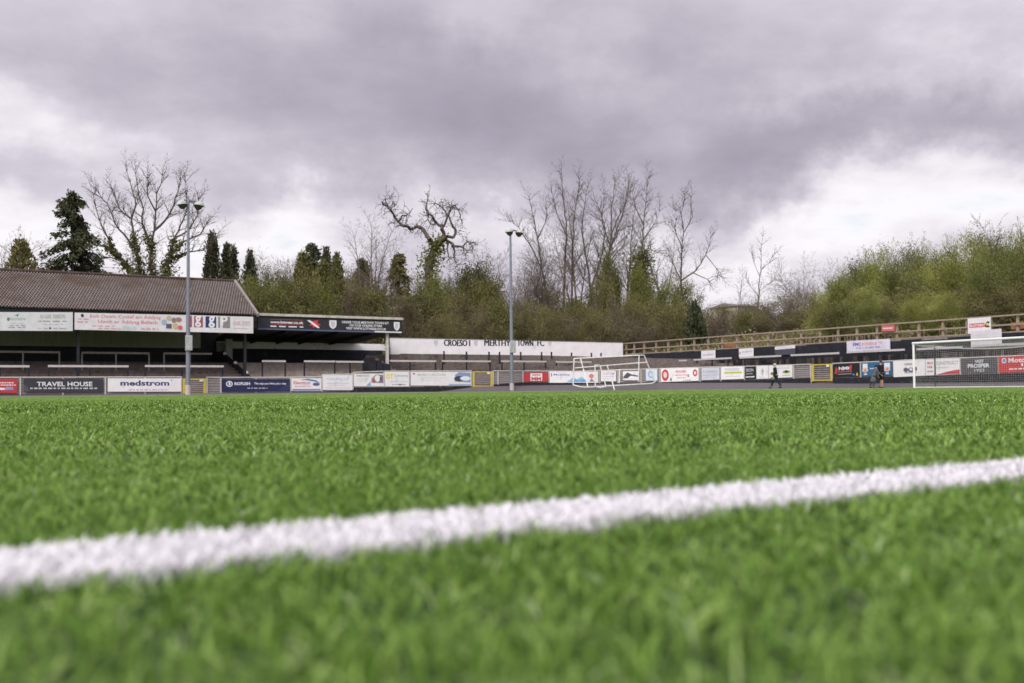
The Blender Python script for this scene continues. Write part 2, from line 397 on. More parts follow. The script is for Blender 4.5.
LINE_V, LINE_W, LINE_A = 0.515, 0.101, R(34.5)
def blades(x0, x1, y0, y1, dens, wid, hgt, inner=None, tufts=1):
    k = int((x1 - x0) * (y1 - y0) * dens / tufts)
    P = np.stack([RNG.uniform(x0, x1, k), RNG.uniform(y0, y1, k)], 1)
    P = np.repeat(P, tufts, 0) + RNG.normal(0, .004, (k * tufts, 2)) * (tufts > 1)
    if inner is not None:
        a, b_, c, d = inner; P = P[~((P[:, 0] > a) & (P[:, 0] < b_) & (P[:, 1] > c) & (P[:, 1] < d))]
    P = P[(np.hypot(P[:, 0], P[:, 1]) > .075)]
    k = len(P); az = RNG.uniform(0, 2 * math.pi, k)
    # neighbouring fibres lean the same way in drifts
    az = az + .5 * np.sin(P[:, 0] * 19 + 1.3 * np.sin(P[:, 1] * 13)) + .9 * np.cos(P[:, 1] * 23)
    h = hgt * RNG.uniform(.72, 1.15, k) * (1 + .30 * np.sin(P[:, 0] * 170 + 3 * np.sin(P[:, 1] * 61)) * np.sin(P[:, 1] * 143 + 2 * np.sin(P[:, 0] * 83))); bend = h * RNG.uniform(.2, 1.25, k); w_ = wid * RNG.uniform(.75, 1.25, k)
    dx, dy = np.cos(az), np.sin(az); fx = np.cos(az + 1.57 + RNG.normal(0, .7, k)); fy = np.sin(az + 1.57 + RNG.normal(0, .7, k))
    z0 = np.full(k, .002)
    A = np.stack([P[:, 0] - fx * w_ / 2, P[:, 1] - fy * w_ / 2, z0], 1); B = np.stack([P[:, 0] + fx * w_ / 2, P[:, 1] + fy * w_ / 2, z0], 1)
    mxx, myy = P[:, 0] + dx * bend * .35, P[:, 1] + dy * bend * .35; zm = h * .62
    C = np.stack([mxx + fx * w_ * .45, myy + fy * w_ * .45, zm], 1); D = np.stack([mxx - fx * w_ * .45, myy - fy * w_ * .45, zm], 1)
    tx, ty = P[:, 0] + dx * bend, P[:, 1] + dy * bend; zt = h - bend * .25
    E = np.stack([tx + fx * w_ * .22, ty + fy * w_ * .22, zt], 1); G = np.stack([tx - fx * w_ * .22, ty - fy * w_ * .22, zt], 1)
    patch = .5 + .5 * np.sin(P[:, 0] * 5.3 + 2 * np.sin(P[:, 1] * 3.1)) * np.sin(P[:, 1] * 4.7 + 1.7 * np.cos(P[:, 0] * 2.3))
    clump = np.sin(P[:, 0] * 310 + 2.5 * np.sin(P[:, 1] * 97)) * np.sin(P[:, 1] * 265 + 2.5 * np.sin(P[:, 0] * 120))
    tint = np.clip(RNG.beta(1.8, 1.8, k) * .8 + .17 * clump + .12 * patch + (RNG.random(k) < .07) * .35, 0, 1)
    v = -P[:, 0] * math.sin(LINE_A) + P[:, 1] * math.cos(LINE_A) + RNG.normal(0, .006, k) + .005 * np.sin(P[:, 0] * 70 + 2 * np.sin(P[:, 1] * 41))
    return np.stack([A, B, C, D, E, G], 1), tint, np.abs(v - LINE_V) < LINE_W / 2
sets = [blades(-1.15, 1.15, -.12, 1.3, 88000, .0013, .0140, tufts=6),
        blades(-3.2, 3.2, -.6, 4.2, 15000, .0027, .0165, inner=(-1.15, 1.15, -.12, 1.3), tufts=4),
        blades(-8, 8, -1.5, 13.5, 1700, .0085, .022, inner=(-3.2, 3.2, -.6, 4.2), tufts=2),
        blades(-24, 26, 5, 44, 75, .040, .019, inner=(-8, 8, -1.5, 13.5), tufts=1)]
def line_blades(s0, s1, dens, wid, hgt):          # extra, denser pile inside the painted line
    k = int((s1 - s0) * LINE_W * dens); s_ = RNG.uniform(s0, s1, k); o_ = LINE_V + RNG.uniform(-.5, .5, k) * LINE_W + RNG.normal(0, .0045, k)
    P = np.stack([s_ * math.cos(LINE_A) - o_ * math.sin(LINE_A), s_ * math.sin(LINE_A) + o_ * math.cos(LINE_A)], 1)
    az = RNG.uniform(0, 6.283, k); dx, dy = np.cos(az), np.sin(az); fx, fy = -dy, dx; h = hgt * RNG.uniform(.75, 1.12, k); bd = h * RNG.uniform(.3, 1.0, k); w_ = wid * RNG.uniform(.8, 1.2, k)
    st = lambda f, z, ww: (np.stack([P[:, 0] + dx * bd * f - fx * w_ * ww, P[:, 1] + dy * bd * f - fy * w_ * ww, z], 1), np.stack([P[:, 0] + dx * bd * f + fx * w_ * ww, P[:, 1] + dy * bd * f + fy * w_ * ww, z], 1))
    a, b_ = st(0, np.full(k, .002), .5); d, c = st(.35, h * .62, .48); g, e = st(1, h - bd * .25, .25)
    return np.stack([a, b_, c, d, e, g], 1), RNG.random(k), np.ones(k, bool)
sets += [line_blades(-1.3, 1.9, 150000, .0017, .0150), line_blades(-4.5, -1.3, 30000, .0035, .0165), line_blades(1.9, 4.5, 30000, .0035, .0165)]
Vb = np.concatenate([q[0] for q in sets]); tn = np.concatenate([q[1] for q in sets]); ln = np.concatenate([q[2] for q in sets])
def blade_obj(name, V, tint, m):
    k = len(V); b0 = np.arange(k)[:, None] * 6
    F = np.stack([b0 + [[0, 1, 2, 3]], b0 + [[3, 2, 4, 5]]], 1).reshape(-1, 4)
    return link(name, np_mesh(name, V.reshape(-1, 3), [F], m, tint=np.repeat(tint, 2)))
blade_obj('turf_fibres', Vb[~ln], tn[~ln], turf_leaf)['kind'] = 'stuff'
wl = blade_obj('touchline_marking', Vb[ln], RNG.random(int(ln.sum())), chalk); wl['kind'] = 'structure'
mk = MB()
la = LINE_A - ANG
def lp(s, o): return (s * math.cos(la) - o * math.sin(la), s * math.sin(la) + o * math.cos(la))
for s0, s1 in ((-40, -8), (15, 47.7)):
    q = [lp(s0, LINE_V - .046), lp(s1, LINE_V - .046), lp(s1, LINE_V + .046), lp(s0, LINE_V + .046)]
    mk.add([(x, y, .017) for x, y in q] + [(x, y, .021) for x, y in q], [(3, 2, 1, 0), (4, 5, 6, 7), (0, 1, 5, 4), (1, 2, 6, 5), (2, 3, 7, 6), (3, 0, 4, 7)])
for (a, b_, c, d) in ((-40, 47.7, 60.0, 60.1), (47.55, 47.67, 1.5, 60.0)):
    mk.box(a, b_, c, d, .017, .021)
struct('pitch_marking', mk, M['white'])

# ------------------------------------------------------------------ concrete terrace
def dmax(s):
    if s <= 0: return 12.9 if CU_ + s < 33 else 8.5
    if s < RAD * math.pi / 2:
        a = math.pi / 2 - s / RAD; c, q = math.cos(a), math.sin(a)
        return min((72.0 - CV_) / max(q, 1e-3), (56.0 - CU_) / max(c, 1e-3)) - RAD
    return 3.4
def tcap(s): return float(np.interp(s, [-6.5, -6.0, 5, 18], [2.3, 3.1, 3.1, 2.22]))
def tterr(s, k): return min(zbase(s) + .18 + .23 * k, tcap(s))
def terrace(name, s0, s1, m):
    sb = MB(); S = [s for s in sv if s0 <= s <= s1]
    if S[0] > s0: S = [s0] + S
    if S[-1] < s1: S.append(s1)
    rows = []
    for s in S:
        row = []; dm = dmax(s); k = 0
        for k in range(16):
            d0 = min(1.0 + .8 * k, dm); d1 = min(1.0 + .8 * (k + 1), dm)
            z = tterr(s, k)
            zprev = zbase(s) - .05 if k == 0 else tterr(s, k - 1)
            row += [(*path_pt(s, d0), zprev), (*path_pt(s, d0), z), (*path_pt(s, d1), z)]
        rows.append(row)
    n = len(rows[0]); vs = [p for r_ in rows for p in r_]
    sb.add(vs, [(i * n + j, i * n + j + 1, (i + 1) * n + j + 1, (i + 1) * n + j) for i in range(len(rows) - 1) for j in range(n - 1)])
    return struct(name, sb, m)
S_ST = 20.4 - CU_                                # where the covered stand ends
terrace('stand_terrace', -52, S_ST, M['standterrace'])
terrace('covered_terrace', S_ST, -6.2, mat('brightened_terrace_concrete', (.31, .265, .235), .92, var=.14, scale=4, stains=((.20, .165, .14), 1.1, .58)))  # terrace concrete coloured paler to offset the shade under the low roof
terrace('open_terrace', -6.2, 58, M['terrace'])
def tz_at(u, v):                                 # terrace height at a place
    if u <= CU_: s, d = u - CU_, v - VF
    elif v <= CV_: s, d = RAD * math.pi / 2 + CV_ - v, u - UF
    else:
        a = math.atan2(v - CV_, u - CU_); s, d = (math.pi / 2 - a) * RAD, math.hypot(u - CU_, v - CV_) - RAD
    return tterr(s, int(max(0, (d - 1.0) / .8)))
#@@PART2

# ------------------------------------------------------------------ boards and banners
def board(name, label, cat, px0, px1, yt, yb, base, decor=(), plane=None, d=-.07, group=None, thick=.03, frame=None, rot_ends=None):
    yt = yt if isinstance(yt, tuple) else (yt, yt); yb = yb if isinstance(yb, tuple) else (yb, yb)
    E = []
    for px, a, c in ((px0, yt[0], yb[0]), (px1, yt[1], yb[1])):
        if plane is None:
            u, v = path_pt(s_of(px), d); D = W(u, v).y; E.append((W(u, v), hit_d(px, a, D).z, hit_d(px, c, D).z))
        elif plane[0] == 'v':
            u, z1 = hit_v(px, a, plane[1]); _, z0 = hit_v(px, c, plane[1]); E.append((W(u, plane[1]), z1, z0))
        else:
            v, z1 = hit_u(px, a, plane[1]); _, z0 = hit_u(px, c, plane[1]); E.append((W(plane[1], v), z1, z0))
    (A, zt0, zb0), (B, zt1, zb1) = E
    dv = B - A; Ln = dv.length; rz = math.atan2(dv.y, dv.x); zmin = min(zb0, zb1)
    th = Thing(name, label, cat, 0, 0, 0, group, rz); th.o.location = (A.x, A.y, zmin)
    def mp(fx, y, fz):
        b0 = zb0 + (zb1 - zb0) * fx; t0 = zt0 + (zt1 - zt0) * fx
        return (fx * Ln, y, b0 + (t0 - b0) * fz - zmin)
    th.mp, th.L = mp, Ln
    if base is not None:
        mb = MB(); h = thick / 2
        mb.add([mp(0, -h, 0), mp(1, -h, 0), mp(1, -h, 1), mp(0, -h, 1), mp(0, h, 0), mp(1, h, 0), mp(1, h, 1), mp(0, h, 1)],
               [(0, 1, 2, 3), (7, 6, 5, 4), (0, 4, 5, 1), (1, 5, 6, 2), (2, 6, 7, 3), (3, 7, 4, 0)])
        th.part('panel', mb, base if not isinstance(base, tuple) else paint(base))
    if frame is not None:
        fb = MB(); fw = .05
        for q in ((mp(0, 0, 0), mp(1, 0, 0)), (mp(0, 0, 1), mp(1, 0, 1)), (mp(0, 0, 0), mp(0, 0, 1)), (mp(1, 0, 0), mp(1, 0, 1))): fb.beam(q[0], q[1], fw, fw)
        th.part('frame', fb, frame)
    for i, it in enumerate(decor):
        y = -thick / 2 - .004 - .0015 * i; k = it[0]; m = paint(it[-1]); G_ = MB(); nm = 'stripe'
        if k == 't':
            vs, fs = text_mesh(it[1], it[2], it[3], it[4], it[5], y, it[6] if len(it) > 7 else .012); G_.add([mp(*q) for q in vs], fs); nm = 'lettering'
        elif k == 'r': x0, x1, z0, z1 = it[1:5]; G_.add([mp(x0, y, z0), mp(x1, y, z0), mp(x1, y, z1), mp(x0, y, z1)], [(0, 1, 2, 3)])
        elif k == 'd':
            cx, cz, rx, rz_ = it[1:5]; G_.add([mp(cx + rx * math.cos(a * math.pi / 9), y, cz + rz_ * math.sin(a * math.pi / 9)) for a in range(18)], [tuple(range(18))]); nm = 'emblem'
        elif k == 'p': G_.add([mp(x, y, z) for x, z in it[1]], [tuple(range(len(it[1])))]); nm = 'artwork'
        elif k == 'l':                             # a row of small print: short dashes
            nm = 'small_print'; x0, x1, z0, z1 = it[1:5]; x = x0; rn = random.Random(int(x0 * 977 + z0 * 131))
            while x < x1:
                w_ = rn.uniform(.02, .06); G_.add([mp(x, y, z0), mp(min(x + w_, x1), y, z0), mp(min(x + w_, x1), y, z1), mp(x, y, z1)], [(0, 1, 2, 3)]); x += w_ + rn.uniform(.012, .02)
        th.part(nm, G_, m)
    return th

RED, NAVY, CHAR = (.52, .050, .058), (.022, .026, .085), (.045, .047, .055)
GR, LG, BLU, YEL, PUR = (.30, .29, .32), (.55, .54, .58), (.08, .22, .50), (.80, .56, .03), (.40, .12, .30)
LB = (.30, .50, .72); DK = (.03, .03, .04); PW = (.78, .76, .80)
wb = M['white']
AG = 'advertising boards along the perimeter fence'
def ad(label, *a, **k): return board('advertising_board', label, 'advertising board', *a, group=AG, **k)
ad('bright red board with white stripes and a blue and grey van picture', -26, 17, 378.8, 393, RED,
   [('l', .55, .93, .68, .76, PW), ('l', .5, .97, .52, .60, PW), ('p', [(.5, .2), (.72, .22), (.72, .36), (.5, .38)], PW), ('p', [(.70, .2), (.92, .22), (.9, .42), (.74, .44)], (.25, .33, .55)), ('r', .5, .62, .12, .2, DK)])
ad('long charcoal board with two words in white capitals', 23.5, 103, 378.8, 392.2, CHAR,
   [('t', 'TRAVEL HOUSE', .16, .86, .44, .78, .02, PW), ('l', .08, .93, .24, .34, LG), ('p', [(0, .06), (.08, .06), (.03, .5), (0, .6)], (.09, .09, .10))])
ad('long white board with bold navy lower case word and a thin purple line', 107.6, 181, 378.3, 391.6, wb,
   [('t', 'medstrom', .165, .83, .44, .84, .03, (.03, .025, .16)), ('l', .28, .80, .10, .16, (.55, .25, .40)), ('d', .86, .86, .012, .06, (.2, .5, .5))])
ad('navy board with a white ring logo and white wording', 222, 289.5, 379.2, 391.6, NAVY,
   [('d', .10, .62, .048, .24, PW), ('d', .10, .62, .034, .17, NAVY), ('r', .09, .115, .5, .76, PW), ('t', 'ROFUSH', .175, .40, .52, .76, .03, PW), ('t', 'The way you drive your way', .46, .94, .52, .74, .02, PW), ('l', .36, .66, .24, .31, LG), ('p', [(.80, .04), (.99, .8), (1, .9), (1, .04)], (.035, .04, .12))])
ad('white board with red script, blue swoosh and blue bottom stripe', 291, 321, 378.2, 390.8, wb,
   [('t', 'Electrys', .07, .62, .44, .76, .02, (.62, .10, .12)), ('t', 'services ltd', .10, .62, .30, .42, .01, (.62, .12, .14)), ('p', [(.28, .88), (.55, .95), (.8, .85), (.98, .6), (.75, .74), (.5, .84)], BLU), ('d', .82, .52, .12, .13, (.12, .12, .2)), ('r', .03, .97, .04, .15, (.16, .26, .55))])
ad('white board with pale blue heading and faint grey text lines', 322.5, 352, 375, 390, wb,
   [('t', 'Consulting LLP', .13, .88, .60, .84, .01, (.42, .52, .72)), ('l', .12, .88, .42, .48, LG), ('l', .2, .82, .28, .33, LG), ('l', .1, .9, .12, .17, (.5, .56, .7))])
ad('white board with dark photograph of figures at right and small blue triangle', 353.5, 383.5, 373.6, 386.3, wb,
   [('t', 'EKMONDS', .08, .50, .76, .90, .02, GR), ('l', .1, .5, .56, .61, LG), ('l', .1, .42, .40, .45, LG), ('p', [(.40, .04), (.56, .04), (.54, .38)], (.2, .45, .68)), ('p', [(.57, .3), (.98, .25), (.98, .9), (.72, .92), (.58, .6)], (.28, .22, .25)), ('d', .78, .62, .10, .26, PW), ('d', .66, .42, .05, .16, (.45, .1, .1)), ('r', .85, .93, .4, .72, (.12, .12, .2))])
ad('white board with big yellow initials at its top left', 384.5, 408.5, 371.8, 386.4, wb,
   [('t', 'DT', .06, .34, .52, .86, .03, YEL), ('t', 'Contracting', .38, .95, .62, .82, .012, (.36, .36, .46)), ('l', .2, .95, .30, .36, LG), ('l', .3, .85, .10, .17, GR), ('d', .62, .13, .03, .06, DK)])
ad('long white board with blue van picture at its right end', 410.3, 470.5, 371.8, 385.6, wb,
   [('p', [(.03, .8), (.07, .82), (.06, .92), (.04, .92)], RED), ('t', 'MARIA CHILDCARE', .11, .57, .72, .86, .012, (.45, .45, .50)), ('l', .14, .55, .52, .57, (.7, .6, .62)), ('l', .16, .5, .34, .38, (.7, .6, .62)), ('p', [(.72, .3), (.99, .22), (.99, .92), (.8, .98), (.73, .8)], (.22, .33, .52)), ('d', .80, .5, .09, .2, (.06, .06, .09)), ('d', .90, .52, .09, .16, PW), ('r', .62, .99, .04, .12, (.3, .42, .62))])
ad('small red board with white centre block and red letters', 523.5, 548, 372.6, 381.6, RED,
   [('r', .26, .74, .10, .92, PW), ('t', 'ADS', .32, .68, .62, .84, .03, RED), ('t', 'MM', .30, .70, .14, .50, .05, RED)])
ad('white board with pale blue mountain art and red figure behind the loose goal frames', 549.2, 598, 371.5, 382.8, wb,
   [('r', .03, .05, .55, .85, RED), ('t', 'Mobility', .08, .42, .60, .80, .02, (.14, .18, .5)), ('p', [(.35, .06), (.48, .5), (.56, .3), (.66, .55), (.78, .06)], LB), ('p', [(.44, .1), (.5, .3), (.6, .2), (.7, .36), (.76, .1)], (.16, .38, .70)), ('d', .86, .6, .05, .2, (.62, .22, .22)), ('p', [(.82, .1), (.86, .4), (.92, .1)], (.3, .2, .3))])
ad('square white board with two red and blue text rows inside the goal frames', 600.8, 616, 370.8, 381.3, wb,
   [('t', 'CUSTOM', .12, .88, .64, .84, .02, (.5, .26, .36)), ('l', .1, .9, .42, .5, (.5, .5, .68)), ('l', .15, .85, .2, .28, LG)])
ad('white board with a dark car outline seen through the goal frames', 623, 638.5, 371.2, 380.2, wb,
   [('p', [(.02, .2), (.28, .2), (.5, .5), (.95, .38), (.98, .52), (.55, .66), (.3, .86), (.18, .7), (.02, .35)], (.08, .08, .10)), ('l', .3, .9, .12, .18, LG)])
ad('small pale board with a light blue round logo at the goal frames right edge', 646, 657.5, 369.2, 380.6, (.66, .70, .78),
   [('d', .42, .55, .25, .33, (.30, .45, .68)), ('d', .48, .55, .15, .2, (.66, .70, .78)), ('r', .6, .72, .15, .4, (.35, .45, .62))])
ad('white board with a red disc at each end and red text between', 661, 699, (368.6, 367.8), (382, 380.8), wb,
   [('d', .12, .5, .095, .44, RED), ('d', .12, .52, .05, .24, (.75, .55, .55)), ('d', .91, .62, .06, .27, RED), ('d', .91, .62, .03, .13, (.8, .7, .7)), ('t', 'READERS', .40, .68, .66, .84, .02, (.65, .12, .16)), ('l', .38, .7, .44, .52, (.65, .2, .22)), ('l', .42, .66, .24, .31, (.65, .2, .22)), ('p', [(.24, .08), (.30, .08), (.27, .36)], DK), ('d', .73, .42, .025, .12, GR), ('l', .6, .8, .05, .11, GR)])
ad('pale bluish grey board with faint lettering between two white boards', 702, 720, (368, 367.4), (380.2, 379.4), (.56, .57, .64),
   [('t', 'CLINICS', .1, .9, .58, .78, .02, (.36, .36, .46)), ('l', .08, .92, .36, .43, (.38, .38, .48)), ('l', .2, .8, .18, .24, (.40, .40, .5))])
ad('white board with a lime green band across its middle', 721.6, 744.5, (367.2, 366.6), (379.6, 378.8), wb,
   [('l', .18, .82, .78, .88, (.40, .46, .66)), ('r', .14, .92, .46, .60, (.48, .52, .04)), ('l', .2, .85, .2, .27, LG), ('l', .18, .8, .68, .73, (.5, .5, .62))])
ad('small black board with pale printed blocks left of the walking person', 745.6, 756.3, (366.9, 366.4), (379.5, 378.9), (.022, .022, .025),
   [('t', 'EXON', .12, .8, .6, .85, .02, LG), ('l', .12, .75, .38, .5, GR), ('l', .1, .9, .14, .24, PW)])
ad('small white board with a grey fan shaped sketch beside the black one', 757.2, 768.8, (366.3, 365.8), (378.9, 378.5), wb,
   [('p', [(.5, .2), (.36, .62), (.48, .85)], LG), ('p', [(.5, .2), (.52, .85), (.64, .62)], GR), ('l', .25, .75, .1, .16, LG)])
ad('white board with a green car picture behind the walking person', 769.6, 793, (365.9, 365.1), (378.2, 377.2), wb,
   [('l', .35, .9, .74, .82, (.45, .5, .62)), ('d', .76, .46, .16, .13, (.25, .33, .08)), ('d', .76, .5, .07, .09, DK), ('d', .17, .36, .1, .12, (.16, .2, .05)), ('r', .6, .92, .16, .22, (.42, .5, .4))])
ad('black board with white word and red figure right of the far yellow gate', 833.6, 860, (364.6, 363.2), (377.6, 376.4), (.020, .020, .024),
   [('t', 'NMK', .24, .72, .54, .80, .03, PW), ('p', [(.08, .28), (.16, .25), (.2, .7), (.12, .8)], RED), ('p', [(.62, .5), (.72, .5), (.74, .92), (.66, .9)], (.6, .05, .05)), ('l', .2, .74, .38, .46, (.55, .1, .1)), ('l', .2, .74, .2, .28, GR), ('r', .76, .84, .1, .22, (.1, .2, .6)), ('p', [(.89, .08), (.97, .08), (.93, .34)], YEL)])
ad('blue board with a white jug shape at each end behind the two people', 862, 893, (362.8, 361.5), (376.2, 375), (.035, .14, .27),
   [('r', .06, .22, .42, .92, PW), ('d', .14, .45, .10, .18, (.65, .5, .48)), ('d', .14, .42, .04, .10, (.6, .25, .12)), ('r', .76, .94, .42, .92, PW), ('d', .85, .45, .10, .18, (.65, .5, .48)), ('d', .85, .44, .04, .10, (.6, .25, .12)), ('l', .3, .5, .5, .58, PW), ('r', .1, .2, .08, .2, (.6, .62, .68)), ('r', .8, .9, .08, .2, (.6, .62, .68))])
ad('long white board with a dark cluster of drawn figures crossed by the goalpost', 894.5, 926, (361.2, 359.7), (377.2, 375.6), wb,
   [('t', 'SOFAS', .36, .60, .70, .84, .03, (.16, .16, .22)), ('d', .40, .42, .08, .14, (.12, .12, .18)), ('d', .56, .40, .09, .16, (.16, .17, .24)), ('d', .70, .46, .06, .13, (.12, .12, .18)), ('d', .56, .44, .045, .07, PW), ('r', .36, .74, .22, .27, GR)])
ad('white board with grey capitals and a red swoosh along its bottom', 926.8, 960.5, (359.8, 358.4), (375.4, 374.2), wb,
   [('p', [(.30, .02), (1, .02), (1, .30), (.7, .22)], RED), ('t', 'CONSTRUCT', .26, .97, .64, .86, .01, (.32, .31, .35)), ('l', .05, .22, .7, .85, (.5, .2, .22)), ('l', .05, .22, .46, .6, (.5, .2, .22)), ('l', .05, .22, .2, .3, (.2, .2, .24)), ('l', .3, .7, .42, .5, LG)])
ad('dark grey board with three rows of pale capitals behind the net', 961.8, 998, (358.4, 356.8), (374.4, 372.9), (.085, .083, .095),
   [('t', 'VISIT', .40, .64, .68, .86, .02, PW), ('t', 'PROSPER', .20, .80, .38, .62, .03, PW), ('t', '1923', .38, .66, .12, .30, .02, LG)])
ad('red board with white lettering and a blue disc at the right edge', 999.5, 1070, (356.8, 353.8), (372.8, 370), RED,
   [('d', .085, .74, .035, .17, PW), ('d', .085, .74, .025, .12, (.1, .25, .6)), ('t', 'Motorhome', .15, .72, .60, .90, .02, PW), ('t', '123', .34, .56, .36, .54, .02, PW), ('l', .16, .8, .16, .24, PW)])

# ------------------------------------------------------------------ perimeter fence and gates
RAIL = [(-70, 377.6), (0, 377.5), (100, 377.2), (180, 377), (222, 377.5), (290, 377.3), (321, 376.9), (323, 374.5), (352, 374.3), (354, 372.4), (384, 371.2), (470, 370.9), (523, 371), (575, 371.3), (650, 368.9), (700, 367.4), (745, 366.4), (795, 364.8), (833, 363.5), (890, 361.1), (910, 360), (1024, 355.6), (1110, 352)]
BOT = [(-70, 394.5), (290, 394.5), (291, 391.8), (352, 390.6), (354, 387), (470, 386.2), (523, 382), (598, 383), (660, 382.4), (745, 379.9), (811, 377.6), (860, 377), (1024, 372.4), (1110, 369)]
def yat(tbl, px): return float(np.interp(px, [a for a, _ in tbl], [b_ for _, b_ in tbl]))
def fence(label, px0, px1, posts, plinth):
    um, vm = path_pt(s_of((px0 + px1) / 2)); th = Thing('perimeter_fence', label, 'fence', um, vm, zbase(s_of((px0 + px1) / 2)), 'perimeter fence sections between the gates')
    xs = np.arange(px0, px1 + .1, 2.0); xs[-1] = px1
    rb, slb, plb = MB(), MB(), MB(); prev = None
    for px in xs:
        s = s_of(px); zr, zb = z_of(px, yat(RAIL, px)), z_of(px, yat(BOT, px)); cur = (s, zr, zb)
        if prev is not None:
            a, c = prev, cur
            rb.tube((*path_pt(a[0]), a[1]), (*path_pt(c[0]), c[1]), .036, .036, 8, caps=False)
            for k in range(6):
                f = (k + .5) / 6.3; za, zc = a[2] + (a[1] - a[2]) * f, c[2] + (c[1] - c[2]) * f; hh = (a[1] - a[2]) / 6.3 * .38
                p0, p1, q0, q1 = path_pt(a[0], .04), path_pt(a[0], .085), path_pt(c[0], .04), path_pt(c[0], .085)
                slb.add([(*p0, za - hh), (*q0, zc - hh), (*q0, zc + hh), (*p0, za + hh), (*p1, za - hh), (*q1, zc - hh), (*q1, zc + hh), (*p1, za + hh)], [(0, 1, 2, 3), (7, 6, 5, 4), (2, 6, 7, 3), (0, 4, 5, 1)])
            if plinth:
                p0, p1, q0, q1 = path_pt(a[0], -.055), path_pt(a[0], .2), path_pt(c[0], -.055), path_pt(c[0], .2); za, zc = zbase(a[0]) - .15, zbase(c[0]) - .15
                plb.add([(*p0, za), (*q0, zc), (*q0, c[2] - .03), (*p0, a[2] - .03), (*p1, za), (*q1, zc), (*q1, c[2] - .03), (*p1, a[2] - .03)], [(0, 1, 2, 3), (7, 6, 5, 4), (2, 6, 7, 3)])
        prev = cur
    th.part('top_rail', rb, M['rail']); th.part('plank_panel', slb, M['slat'])
    if plinth: th.part('plinth', plb, M['plinth'])
    for px in posts:
        s = s_of(px); u, v = path_pt(s); zr = z_of(px, yat(RAIL, px)); b_ = MB().beam((u, v, zbase(s) - .1), (u, v, zr + .01), .075, .075)
        b_.box(u - .05, u + .05, v - .05, v + .05, zr + .005, zr + .03); th.part('post', b_, M['rail'])
fence('grey plank fence with white rail left of the first yellow gate', -70, 181.5, [-40, 20.3, 63, 105.3, 145, 181.3], False)
fence('white railed plank fence from the first yellow gate to the middle yellow gate', 206.5, 471.5, [207, 220.7, 256, 290.3, 322, 352.8, 384, 409.4, 440, 471.2], True)
fence('plank fence with black plinth round the corner between middle and far yellow gates', 493, 811, [493.2, 498, 523, 548.6, 575, 599.5, 618, 641, 659.8, 700, 721, 745, 769.2, 793.5, 810.8], True)
fence('plank fence with black plinth running behind the white goal on the right', 833, 1105, [833.2, 861, 894, 926.4, 961, 999, 1050, 1104], True)
def gate(label, px0, px1, yt, yb, posts_w):
    th = board('gate', label, 'gate', px0, px1, yt, yb, None, d=0, group='yellow framed gates in the perimeter fence'); mp = th.mp
    fb = MB(); wv = posts_w / th.L
    for (a, c, w_) in ((mp(wv / 2, 0, -.02), mp(wv / 2, 0, 1), posts_w), (mp(1 - wv / 2, 0, -.02), mp(1 - wv / 2, 0, 1), posts_w)): fb.beam(a, c, w_, .07, up=(0, 1, 0))
    for z in (.04, .96): fb.beam(mp(wv, 0, z), mp(1 - wv, 0, z), .05, .075)
    th.part('frame', fb, M['yellow'])
    bb = MB()
    for k in range(1, 7): bb.beam(mp(wv, .02, .06 + .88 * k / 7), mp(1 - wv, .02, .06 + .88 * k / 7), .02, .07)
    th.part('plank_panel', bb, M['slat'])
    hb = MB(); q = mp(.8, -.06, .86); hb.box(q[0] - .12, q[0] + .1, q[1], q[1] + .05, q[2] - .05, q[2] + .08); th.part('latch', hb, M['white'])
    return th
gate('yellow framed gate behind the left lamp post under the long stand', 182.5, 206, 378.6, 394.2, .17)
gate('yellow framed gate near the middle beside the long white van board', 472.5, 492.5, (371.3, 371.3), (386.6, 386.6), .16)
gate('yellow framed gate on the right between bare planks and the black board', 812, 832.5, (364.3, 363.6), (381, 380.6), .15)

# ------------------------------------------------------------------ long pitched roof stand on the left
VB = 66.9
u_r = hit_v(257, 314.5, 66.5)[0]; u_l = -12.0
ze = (hit_v(0, 307.5, 66.5)[1] + hit_v(253, 314.2, 66.5)[1]) / 2; zr = (hit_v(0, 271.5, 72)[1] + hit_v(237, 281, 72)[1]) / 2
st = Thing('grandstand', 'long covered stand with brown corrugated pitched roof on the left', 'stand', u_l + 15, 71, 0)
roofm = bpy.data.materials.new('weathered_corrugated_sheet'); roofm.use_nodes = True; t = roofm.node_tree; bs = t.nodes['Principled BSDF']
tcn = nd(t, 'ShaderNodeTexCoord'); sx = nd(t, 'ShaderNodeSeparateXYZ'); lk(t, tcn.outputs['Object'], sx.inputs[0])
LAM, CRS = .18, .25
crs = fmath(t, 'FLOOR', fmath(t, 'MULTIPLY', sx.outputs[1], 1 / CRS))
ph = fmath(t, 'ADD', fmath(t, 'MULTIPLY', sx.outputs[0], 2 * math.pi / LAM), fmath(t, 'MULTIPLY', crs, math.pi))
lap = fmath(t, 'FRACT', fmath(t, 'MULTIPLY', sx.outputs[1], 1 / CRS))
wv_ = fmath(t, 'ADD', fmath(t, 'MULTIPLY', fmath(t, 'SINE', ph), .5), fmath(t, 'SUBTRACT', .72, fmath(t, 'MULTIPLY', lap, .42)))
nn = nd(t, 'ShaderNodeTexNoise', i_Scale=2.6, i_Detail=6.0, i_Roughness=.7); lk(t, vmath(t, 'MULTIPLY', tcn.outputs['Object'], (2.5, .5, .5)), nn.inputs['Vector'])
crest = ramp(t, fmath(t, 'ADD', fmath(t, 'MULTIPLY', wv_, .75), fmath(t, 'MULTIPLY', fmath(t, 'SUBTRACT', nn.outputs['Fac'], .5), .7)), [(.18, (.036, .026, .023)), (.45, (.092, .072, .066)), (.85, (.29, .25, .24))])
